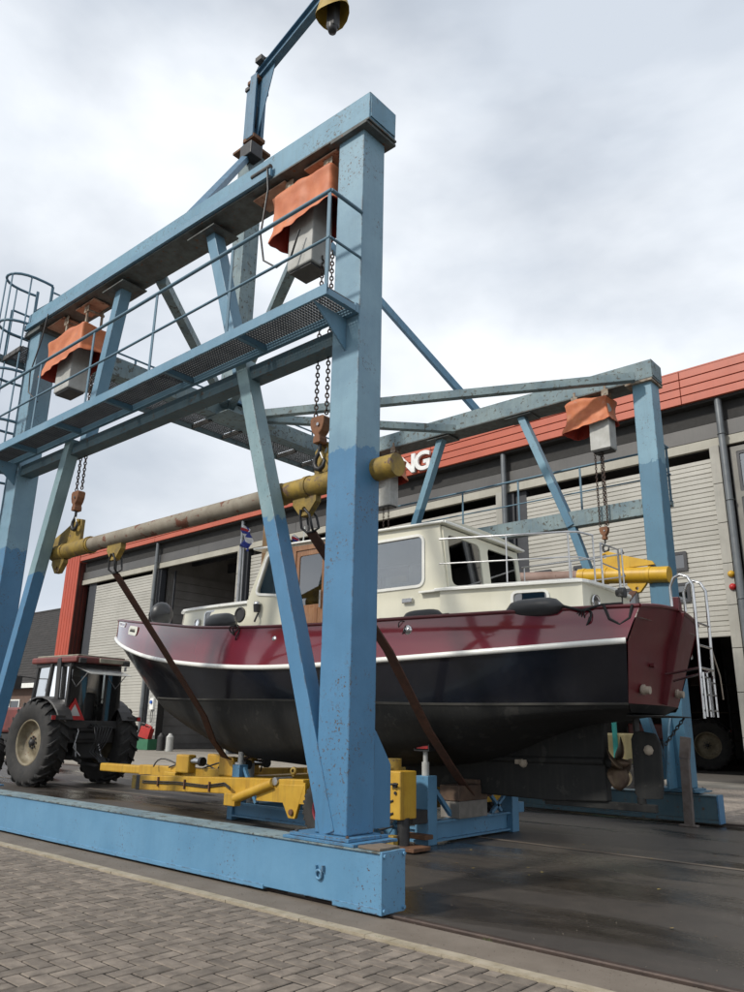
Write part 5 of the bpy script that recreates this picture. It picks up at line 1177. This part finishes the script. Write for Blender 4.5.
# ================================================================== TRACTOR (local: x forward, y left, z up), R about 1 m rear wheels
def wheel_parts(parent, c, r, w, side, rim_m, lugs=22, rimr=.52):
    c = Vector(c); Mx = frame(c, (1, 0, 0), (0, 0, 1))      # axis -y
    prof = [(rimr*r, -w*.36), (rimr*r*1.06, -w*.43), (r*.74, -w*.5), (r*.88, -w*.49), (r*.945, -w*.42), (r*.955, 0), (r*.945, w*.42), (r*.88, w*.49), (r*.74, w*.5), (rimr*r*1.06, w*.43), (rimr*r, w*.36), (rimr*r*.98, 0), (rimr*r, -w*.36)]
    ty = MB().lathe(prof, Mx, 48)
    for k in range(lugs):
        for s_ in (1, -1):
            a = 2*math.pi*(k+(.5 if s_ < 0 else 0))/lugs
            pts = []
            for f in (0.02, .3, .6, .85, 1.0):
                an = a+.20*f; rr_ = r*(.953-.0*f if f < .9 else .90); pts.append((an, s_*w*.5*min(f, .995), rr_))
            wd = .032*r
            vs_ = []
            for an, h, rr_ in pts:
                for da, dr in ((-wd/r, -.02*r), (-wd/r*.8, .047*r), (wd/r*.8, .047*r), (wd/r, -.02*r)):
                    q = rr_+dr; vs_.append(Mx @ Vector((q*math.cos(an+da), q*math.sin(an+da), h)))
            fs = []
            for i in range(len(pts)-1):
                for j in range(3): fs.append((i*4+j, i*4+j+1, i*4+j+5, i*4+j+4))
            fs += [(0, 1, 2, 3), (16, 19, 18, 17)]
            ty.add(vs_, fs)
    t = ty.build('tyre', 'tyre', parent)
    rm = MB(); s_ = -side
    rm.lathe([(rimr*r*1.03, w*.40*s_), (rimr*r*.98, w*.42*s_), (rimr*r*.93, w*.34*s_), (rimr*r*.90, w*.1*s_), (rimr*r*.55, w*.02*s_), (rimr*r*.33, w*.16*s_), (0, w*.16*s_)], Mx, 36)
    rm.lathe([(rimr*r*1.0, -w*.40*s_), (rimr*r*.93, -w*.3*s_), (rimr*r*.9, w*.0), (rimr*r*.4, w*.0), (0, w*.0)], Mx, 36)
    ro = rm.build('rim', rim_m, t)
    b = MB()
    for k in range(8):
        a = 2*math.pi*k/8; b.cyl(Mx @ Vector((rimr*r*.25*math.cos(a), rimr*r*.25*math.sin(a), w*.16*s_)), Mx @ Vector((rimr*r*.25*math.cos(a), rimr*r*.25*math.sin(a), w*.22*s_)), .022*r+.004, 6)
    b.lathe([(rimr*r*.16, w*.16*s_), (rimr*r*.15, w*.3*s_), (0, w*.32*s_)], Mx, 14); b.build('hub', 'cab_dark', t)
    return t
def make_tractor(label, loc, rz, cab=True):
    t = thing('tractor', label, 'tractor', loc, rz, local=True)
    for s_ in (1, -1):
        wheel_parts(t, (0, s_*1.06, 1.06), 1.06, .58, s_, 'rim_cream'); wheel_parts(t, (2.55, s_*.90, .62), .62, .36, s_, 'rim_cream', 18)
        fd = MB(); rows = []
        for k in range(11):
            a = R(15+135*k/10); rows.append([(1.14*math.cos(a)*1.0, s_*y, 1.06+1.14*math.sin(a)+dz) for y, dz in ((.74, 0), (1.12, 0), (1.13, -.03))])
        fd.grid(rows, smooth=False, flip=s_ > 0); fo = fd.build('fender', 'cab_dark', t); m_ = fo.modifiers.new('s', 'SOLIDIFY'); m_.thickness = .02
        MB().box(-.98, -.92, s_*.95, s_*1.35, 1.62, 1.74).build('lamp_bar', 'cab_dark', t, bevel=.01)
        MB().box(-1.0, -.985, s_*1.24, s_*1.34, 1.63, 1.73).build('tail_lamp', 'lamp_red', t)
    MB().box(-.35, 3.2, -.28, .28, .62, 1.25).build('chassis', 'cab_dark', t, bevel=.04)
    MB().cyl((0, -.8, .98), (0, .8, .98), .2, 16).build('rear_axle', 'cab_dark', t)
    MB().box(-.55, .1, -.34, .34, .65, 1.55).build('gearbox', 'cab_dark', t, bevel=.05)
    hood = MB(); hood.box(1.05, 3.25, -.36, .36, 1.25, 1.95); hood.build('hood', 'tractor_red', t, bevel=.07)
    MB().box(3.25, 3.3, -.32, .32, 1.2, 1.85).build('grille', 'cab_dark', t, bevel=.01)
    MB().box(3.2, 3.7, -.35, .35, .7, 1.05).build('front_weight', 'cab_dark', t, bevel=.03)
    MB().cyl((1.5, -.30, 1.9), (1.5, -.30, 3.0), .05, 10).build('exhaust', 'cab_dark', t)
    if cab:
        # cab: posts, glass, roof
        zf, zt = 1.45, 3.06
        MB().box(-.65, 1.1, -.80, .80, 1.05, 1.45).build('cab_base', 'cab_dark', t, bevel=.03)
        for x, y, xt, yt in ((-.72, .80, -.62, .74), (-.72, -.80, -.62, -.74), (1.1, .72, .95, .70), (1.1, -.72, .95, -.70), (.25, .84, .2, .77), (.25, -.84, .2, -.77)):
            MB().bar((x, y, zf-.1), (xt, yt, zt), .09, .09, (0, 1, 0)).build('cab_post', 'cab_dark', t, bevel=.01)
        MB().bar((-.40, .88, 1.55), (-.20, .83, 3.20), .05, .17, (1, 0, 0)).build('roll_bar', 'cab_dark', t, bevel=.01)
        MB().bar((-.40, -.88, 1.55), (-.20, -.83, 3.20), .05, .17, (1, 0, 0)).build('roll_bar', 'cab_dark', t, bevel=.01)
        gl = MB(); 
        for s_ in (1, -1):
            gl.add([(-.66, s_*.79, 1.5), (.22, s_*.83, 1.5), (.18, s_*.77, 3.0), (-.58, s_*.74, 3.0)], [(0, 1, 2, 3)]); gl.add([(.30, s_*.83, 1.3), (1.05, s_*.73, 1.3), (.92, s_*.70, 3.0), (.24, s_*.77, 3.0)], [(0, 1, 2, 3)])
        gl.add([(1.07, -.7, 1.95), (1.07, .7, 1.95), (.95, .68, 3.0), (.95, -.68, 3.0)], [(0, 1, 2, 3)]); go = gl.build('cab_glass', 'glass_cab', t)
        # rear screen hinged open
        rs_ = MB().prism([(-.62, 0), (.62, 0), (.62, .75), (-.62, .75)], frame((-.66, 0, 2.98), (0, 1, 0), (-1, 0, -.28)), -.008, .008).build('rear_screen', 'dusty_glass', t)
        MB().tube([(-.66, .6, 2.4), (-1.2, .6, 2.84)], .012, 6).tube([(-.66, -.6, 2.4), (-1.2, -.6, 2.84)], .012, 6).build('screen_strut', 'alu', t)
        MB().box(-.95, 1.15, -.84, .84, 3.08, 3.24).build('cab_roof', 'tractor_red', t, bevel=.04)
        MB().box(-1.0, -.90, -.78, .15, 3.10, 3.22).build('roof_sign', 'roof_top', t, bevel=.02)
        MB().box(-.85, 1.05, -.74, .74, 3.242, 3.29).build('roof_panel', 'roof_top', t, bevel=.02)
        for y in (-.68, .68): MB().box(-1.04, -.955, y-.10, y+.10, 3.06, 3.19).build('work_lamp', 'cab_dark', t, bevel=.015)
        MB().box(-.3, .25, -.28, .28, 1.5, 1.72).box(-.38, -.25, -.28, .28, 1.6, 2.35).build('seat', 'black_rubber', t, bevel=.06)
        MB().tube([(.55+.0, .2*math.cos(a), 2.1+.2*math.sin(a)) for a in [k*math.pi/7 for k in range(14)]], .016, 6, closed=True).bar((.9, 0, 1.5), (.56, 0, 2.1), .05, .05).build('steering_wheel', 'black_rubber', t)
        for s_ in (1, -1): MB().tube([(1.0, s_*.74, 2.7), (1.15, s_*1.15, 2.75)], .014, 6).box(1.12, 1.16, s_*1.05, s_*1.25, 2.4, 2.75).build('mirror', 'cab_dark', t)
        MB().box(-.76, -.70, -.78, .78, 1.42, 1.62).build('rear_sill', 'cab_dark', t, bevel=.01)
        MB().box(-.74, -.70, .30, .76, 1.62, 2.9).build('rear_corner_glass', 'glass_dark', t); MB().box(-.74, -.70, -.76, -.34, 1.62, 2.9).build('rear_corner_glass', 'glass_dark', t)
        for y in (-.32, .30): MB().bar((-.73, y, 1.6), (-.68, y, 3.06), .06, .06, (0, 1, 0)).build('cab_post', 'cab_dark', t, bevel=.01)
        MB().box(-.70, 1.0, -.76, .76, 2.98, 3.07).build('headliner', 'cab_dark', t)
        # slow vehicle triangle on the near rear corner
        Ft = frame((-.80, .60, 1.66), (0, -1, 0), (.08, 0, 1)); tri = [(-.27, 0), (.27, 0), (0, .47)]; tin = [(-.17, .07), (.17, .07), (0, .36)]
        tt = MB().prism([(-.31, -.03), (.31, -.03), (0, .52)], Ft, 0, .01).build('warning_triangle', 'triangle_red', t); MB().prism(tin, Ft, .0105, .014).build('reflector', 'reflector', tt)
    # linkage, hoses
    for s_ in (1, -1):
        MB().bar((-.2, s_*.30, .75), (-1.05, s_*.42, .62), .05, .09).build('lift_arm', 'cab_dark', t, bevel=.01)
        MB().tube([(-.45, s_*.3, 1.45), (-.75, s_*.38, .72)], .022, 8).build('lift_rod', 'alu', t)
    MB().box(-.75, -.5, -.55, .35, 1.35, 1.6).box(-.7, -.55, -.2, .45, 1.15, 1.3).build('valve_block', 'cab_dark', t, bevel=.02)
    random.seed(5)
    for k in range(7):
        y = -.4+.09*k; e1 = random.uniform(-.15, .15)
        MB().tube([(-.72, y, 1.5+e1*.3), (-1.0, y-.05, 1.45), (-1.08+e1*.4, y*.7, 1.1), (-.98, y*.5+e1, .85), (-1.15, y*.4-.1, .6), (-1.6, -.2+y*.15, .52), (-2.1, -.15+y*.2, .62)], .017, 6).build('hose', 'hose', t)
    MB().tube([(-.6, .35, 1.5), (-.85, .45, 1.35), (-.78, .5, .95), (-.9, .35, .75)], .016, 6).build('hose', 'alu', t)
    MB().bar((-.4, 0, .55), (-1.15, 0, .52), .12, .06).build('drawbar', 'cab_dark', t, bevel=.01)
    return t
make_tractor('old red and black cab tractor seen from behind, hitched to the yellow trailer', (-20.15, 10.95, 0), math.pi+R(5))
make_tractor('red tractor without cab parked inside the dark open workshop bay', (-12.6, 37.5, .02), math.pi+R(25), cab=False)
# ================================================================== BOAT TRAILER (yellow, hydraulic)
T = thing('boat_trailer', 'yellow hydraulic boat trailer standing under the cruiser behind the tractor', 'trailer', (-10, 10.8, 0))
def Y(name, m, x0, x1, y0, y1, z0, z1, bevel=.01, parent=T): return MB().box(x0, x1, y0, y1, z0, z1).build(name, m, parent, bevel=bevel)
nbm = MB().bar((-13.22, 8.72, .53), (-8.85, 8.72, .69), .24, .25).build('side_beam', 'yellow', T, bevel=.012)
Y('beam_end', 'cab_dark', -13.34, -13.21, 8.60, 8.84, .40, .66, parent=T)
Y('end_plate', 'yellow_old', -13.5, -13.35, 8.61, 8.83, .41, .65)
Y('side_beam', 'yellow', -13.0, -6.7, 12.75, 12.98, .46, .74)
MB().bar((-8.8, 8.62, .62), (-9.9, 8.62, .60), .05, .3).build('bracket', 'yellow', T)
MB().prism([(-9.45, .72), (-9.14, .25), (-9.0, .25), (-8.82, .74)], frame((0, 8.63, 0), (1, 0, 0), (0, 0, 1)), -.02, .04).build('swing_plate', 'yellow', T, bevel=.01)
MB().cyl((-9.45, 8.56, .76), (-9.45, 8.9, .76), .06, 14).build('pivot', 'alu', T); MB().cyl((-9.07, 8.56, .34), (-9.07, 8.7, .34), .045, 12).build('pivot', 'rust', T)
MB().tube([(-10.40, 8.58, .44), (-9.5, 8.58, .73)], .075, 16).build('hydraulic_cylinder', 'yellow', T)
MB().box(-10.62, -10.34, 8.52, 8.66, .33, .52).build('cylinder_bracket', 'yellow', T, bevel=.01)
MB().lathe([(.03, -.02), (.06, -.02), (.06, .02), (.03, .02)], frame((-9.2, 8.72, .92), (1, 0, 0), (0, 0, 1)), 12).tube([(-9.2, 8.72, .84), (-9.2, 8.72, .9)], .02, 8).build('lifting_ring', 'yellow_old', T)
for x, y in ((-8.43, 8.70),):
    wheel_parts(T, (x, y, .42), .42, .24, -1, 'rim_red', 30, .5)
for x, y in ((-8.43, 12.6),): wheel_parts(T, (x, y, .42), .42, .24, 1, 'rim_red', 30, .5)
MB().box(-14.5, -14.1, 10.0, 12.9, .44, .62).build('front_cross_beam', 'yellow', T, bevel=.015)
MB().bar((-17.9, 10.6, .55), (-14.5, 10.7, .56), .22, .18).build('tow_pole', 'yellow', T, bevel=.03)
MB().bar((-15.6, 10.2, .60), (-12.9, 10.3, .62), .2, .22).build('tow_frame', 'yellow', T, bevel=.02)
MB().bar((-14.3, 12.0, .55), (-12.9, 12.6, .6), .2, .22).build('tow_frame', 'yellow', T, bevel=.02)
for x, y in ((-13.9, 10.9), (-12.9, 10.95), (-13.9, 10.1), (-12.6, 10.2)):
    Y('cylinder_mount', 'yellow', x-.22, x+.22, y-.1, y+.1, .62, .98, bevel=.03)
    MB().tube([(x+.2, y, .86), (x+.52, y, .86)], .065, 12).build('hydraulic_cylinder', 'inox', T); MB().tube([(x+.5, y, .86), (x+.58, y, .86)], .09, 12).build('cylinder_end', 'cab_dark', T)
for k in range(6):
    x = -14.9+.42*k; MB().tube([(x+.3*math.sin(q*.5)*(1 if k % 2 else -.6)+q*.07, 10.0+.1*k+.05*q, .70+.16*math.sin(q*.45)) for q in range(8)], .016, 6).build('hose', 'hose', T)
Y('cross_member', 'yellow', -12.6, -12.3, 8.84, 12.75, .48, .62); Y('cross_member', 'yellow', -8.0, -7.7, 9.2, 12.4, .40, .56)
for dz in (.035, .065): MB().tube([(-13.1, 8.585, .50+dz), (-12.0, 8.58, .54+dz), (-11.2, 8.585, .53+dz), (-10.7, 8.58, .60+dz), (-10.45, 8.5, .55+dz)], .011, 6).build('hose', 'hose', T)
for x in (-12.6, -11.8, -11.1): MB().box(x-.012, x+.012, 8.565, 8.6, .50, .66).build('hose_clip', 'rust', T)
# yellow uprights behind the near leg
Y('upright', 'yellow', -7.22, -6.98, 8.62, 8.98, .40, 1.02, bevel=.015); Y('upright', 'yellow_old', -7.42, -7.225, 8.70, 9.05, .42, 1.06, bevel=.015)
MB().cyl((-7.36, 8.86, 1.0), (-7.36, 8.86, 1.17), .16, 18).build('ram_head', 'yellow_old', T)
MB().cyl((-7.05, 8.78, .03), (-7.05, 8.78, .42), .085, 14).build('ram', 'steel_dark', T)
Y('foot', 'rust', -7.35, -6.75, 8.62, 9.0, .02, .07); Y('foot_bracket', 'yellow_old', -7.2, -7.08, 8.6, 8.72, .07, .2)
Y('upright', 'yellow', -7.95, -7.72, 8.7, 8.95, .12, 1.10, bevel=.015); MB().cyl((-7.83, 8.82, 1.1), (-7.83, 8.82, 1.32), .07, 14).build('ram_head', 'hook_rust', T)
for z in (.3, .46, .62): MB().tube([(-7.6, 8.66, z), (-7.3, 8.6, z-.04), (-7.1, 8.62, z+.02)], .016, 6).build('hose', 'hose', T)
MB().cyl((-7.06, 8.58, .84), (-7.06, 8.62, .84), .035, 8).cyl((-7.14, 8.56, .85), (-6.98, 8.56, .86), .015, 6).build('tap', 'steel_dark', T)
MB().cyl((-7.06, 8.6, .74), (-7.06, 8.62, .74), .022, 8).build('port', 'steel_dark', T)
# ================================================================== BLUE CRADLE STANDS
def jack(parent, x, y, z, h, pad=True):
    MB().cyl((x, y, z), (x, y, z+h*.55), .055, 14).cyl((x, y, z+h*.55), (x, y, z+h), .035, 12).build('jack_screw', 'housing', parent)
    if pad:
        MB().box(x-.14, x+.14, y-.10, y+.10, z+h, z+h+.02).box(x-.14, x-.125, y-.10, y+.10, z+h+.02, z+h+.10).box(x+.125, x+.14, y-.1, y+.1, z+h+.02, z+h+.10).build('jack_cradle', 'steel_dark', parent)
        o = MB().box(x-.12, x+.12, y-.09, y+.09, z+h+.022, z+h+.11).build('jack_pad', 'cab_dark', parent, bevel=.02); MB().box(x-.10, x+.115, y-.096, y-.091, z+h+.035, z+h+.075).build('reflector', 'lamp_red', o)
c1 = thing('cradle_stand', 'blue cradle frame with a jack post right of the nearest leg', 'boat stand', (-7.2, 10.6, 0), group='blue cradle stands under the hull')
def cs(nm, x0, x1, y0, y1, z0, z1, p=c1, m='blue_base'): return MB().box(x0, x1, y0, y1, z0, z1).build(nm, m, p, bevel=.008)
cs('post', -7.34, -7.10, 9.40, 9.62, .0, .93); cs('post', -7.30, -7.08, 11.66, 11.86, .0, .58); MB().ibar((-7.2, 9.63, .17), (-7.2, 11.655, .17), .16, .28).build('beam', 'blue_base', c1)
cs('stub', -7.26, -7.12, 11.862, 12.1, .28, .44); cs('bracket_box', -7.30, -7.10, 9.05, 9.395, .30, .48, m='cab_dark'); cs('foot', -7.42, -7.0, 9.2, 9.39, .10, .16, m='rust')
MB().bar((-7.2, 9.63, .78), (-7.2, 10.15, .31), .06, .06).bar((-7.2, 11.6, .55), (-7.2, 11.2, .31), .05, .05).bar((-7.2, 11.0, .75), (-7.2, 11.5, .33), .05, .05).bar((-7.33, 9.5, .8), (-7.9, 9.5, .1), .05, .05).build('knee_brace', 'blue_base', c1)
MB().ibar((-7.34, 9.5, .12), (-8.5, 9.5, .12), .12, .2).ibar((-7.3, 11.76, .12), (-8.5, 11.76, .12), .12, .2).build('side_beam', 'blue_base', c1)
jack(c1, -7.22, 9.50, .93, .34)
c2 = thing('cradle_stand', 'low blue cradle frame beside the yellow trailer', 'boat stand', (-10.7, 9.6, 0), group='blue cradle stands under the hull')
cs('post', -11.55, -11.35, 9.42, 9.62, 0, .90, c2); cs('end_post', -11.42, -11.28, 9.25, 9.40, 0, .46, c2); MB().ibar((-11.27, 9.32, .17), (-8.9, 9.32, .17), .14, .22).build('beam', 'blue_base', c2)
MB().bar((-11.33, 9.52, .85), (-10.95, 9.52, .28), .06, .06).build('knee_brace', 'blue_base', c2); MB().ibar((-11.45, 9.63, .12), (-11.45, 12.0, .12), .14, .22).build('cross_beam', 'blue_base', c2); cs('post', -11.55, -11.35, 12.0, 12.2, 0, .90, c2)
MB().cyl((-11.45, 9.52, .9), (-11.45, 9.52, 1.12), .05, 12).build('jack_screw', 'housing', c2)
MB().cyl((-12.75, 10.5, .02), (-12.75, 10.5, .86), .10, 14).build('pipe_prop', 'housing', T); MB().cyl((-12.35, 10.5, .02), (-12.35, 10.5, .86), .10, 14).build('pipe_prop', 'housing', T)
bl = MB().box(0, .5, 0, .62, 0, .02).add([], []); 
for i, (dx, dy, z, m_, lx, lyy, hh, lab) in enumerate(((0, 0, .325, 'concrete_block', .36, .75, .24, 'pale concrete block at the bottom of the stack under the keel'), (0, .0, .567, 'wood_block', .36, .78, .22, 'dark timber block on top of the concrete block under the keel'), (.05, .25, .789, 'wood_block', .25, .3, .07, 'small thin timber pad topping the block stack'))):
    o = MB().box(-lx/2, lx/2, -lyy/2, lyy/2, 0, hh).build('support_block', m_, None, bevel=.012); o.location = (-7.2+dx, 10.45+dy, z-.013); tag(o, lab, 'block')
# ================================================================== SMALL THINGS IN THE BAYS
o = MB().box(-.30, .30, -.2, .2, 0, .02).box(-.30, .30, -.2, -.18, .02, .28).box(-.30, .30, .18, .2, .02, .28).box(-.30, -.28, -.18, .18, .02, .28).box(.28, .30, -.18, .18, .02, .28).build('crate', 'green_crate', None); o.location = (-42.6, 27.9, .02); o.scale = (2.2, 1.6, 2.2); tag(o, 'green plastic crate at the foot of the white block pier', 'crate')
o = MB().box(-.2, .2, -.12, .12, 0, .42).tube([(-.1, 0, .42), (-.1, 0, .5), (.1, 0, .5), (.1, 0, .42)], .03, 8).cyl((.14, 0, .42), (.14, 0, .5), .04, 10).build('fuel_can', 'red_plastic', None, bevel=.03); o.location = (-42.7, 27.85, .7); o.rotation_euler = (0, R(14), R(20)); o.scale = (1.8, 1.8, 1.5); tag(o, 'red fuel can lying on the green crate', 'fuel can')
o = MB().tube([(.55*math.cos(t), .12*math.sin(3*t), .55+.5*math.sin(t)) for t in [k*math.pi/12 for k in range(40)]], .07, 8).build('hose_coil', 'hose', None); o.location = (-43.2, 28.0, .5); tag(o, 'thick black hose coiled beside the green crate', 'hose')
for x, lab, m_ in ((-40.9, 'dark upright canister right of the green crate', 'cab_dark'), (-40.0, 'pale upright canister farthest right of the pier', 'housing')):
    o = MB().cyl((0, 0, 0), (0, 0, .8), .22, 14).tube([(0, 0, .8), (0, 0, .92), (0, 0, 1.0)], [.22, .12, .08], 14).build('canister', m_, None); o.location = (x, 27.8, .01); tag(o, lab, 'canister')
# boat yard machine glimpsed between propeller and far leg
mc = thing('work_platform', 'cream and teal yard machine glimpsed between the propeller and the rudder', 'machine', (-9.9, 21.5, 0))
MB().box(-10.9, -9.2, 21.1, 22.3, .75, 1.55).build('body', 'machine_cream', mc, bevel=.06); MB().box(-10.9, -8.9, 21.0, 22.4, .55, .74).build('frame', 'teal', mc, bevel=.03); MB().box(-10.2, -10.1, 21.0, 21.1, .74, 2.3).box(-9.5, -9.4, 21.0, 21.1, .74, 2.2).build('roll_post', 'teal', mc)
for x in (-10.5, -9.2): wheel_parts(mc, (x, 21.0, .42), .42, .3, -1, 'rim_cream', 20)
for x in (-10.5, -9.2): wheel_parts(mc, (x, 22.3, .42), .42, .3, 1, 'rim_cream', 20)
# shelving in the open right bay
sv = thing('shelf_rack', 'long dark shelf rack with boxes deep in the open workshop bay', 'shelf', (-10, 43, 0))
for z in (1.2, 2.6, 4.0): MB().box(-16, -5, 43, 44, z, z+.06).build('shelf_board', 'plank', sv)
for x in (-16, -13, -10, -7, -5): MB().box(x-.05, x+.05, 43, 43.1, 0, 5).build('upright', 'cab_dark', sv)
random.seed(9)
for x, z, w_, h_, m_, lab in ((-14.9, 4.06, .6, .6, 'wood_block', 'brown box on the top board of the shelf rack, nearest its left end'), (-11.9, 4.06, .5, .35, 'plank', 'pale low box on the top board of the shelf rack'), (-12.2, 2.66, .7, .6, 'room_wall', 'grey box on the middle board of the shelf rack'), (-9.1, 2.66, .5, .5, 'blue_plastic', 'blue plastic bin on the middle board of the shelf rack'), (-8.6, 1.26, .8, .6, 'wood_block', 'brown box on the lowest board of the shelf rack')):
    o = MB().box(0, w_, 0, .5, 0, h_).box(.0, w_, -.01, .0, h_*.45, h_*.55).build('storage_box', m_, None, bevel=.01); o.location = (x, 43.2, z); tag(o, lab, 'box', 'boxes on the shelf rack')
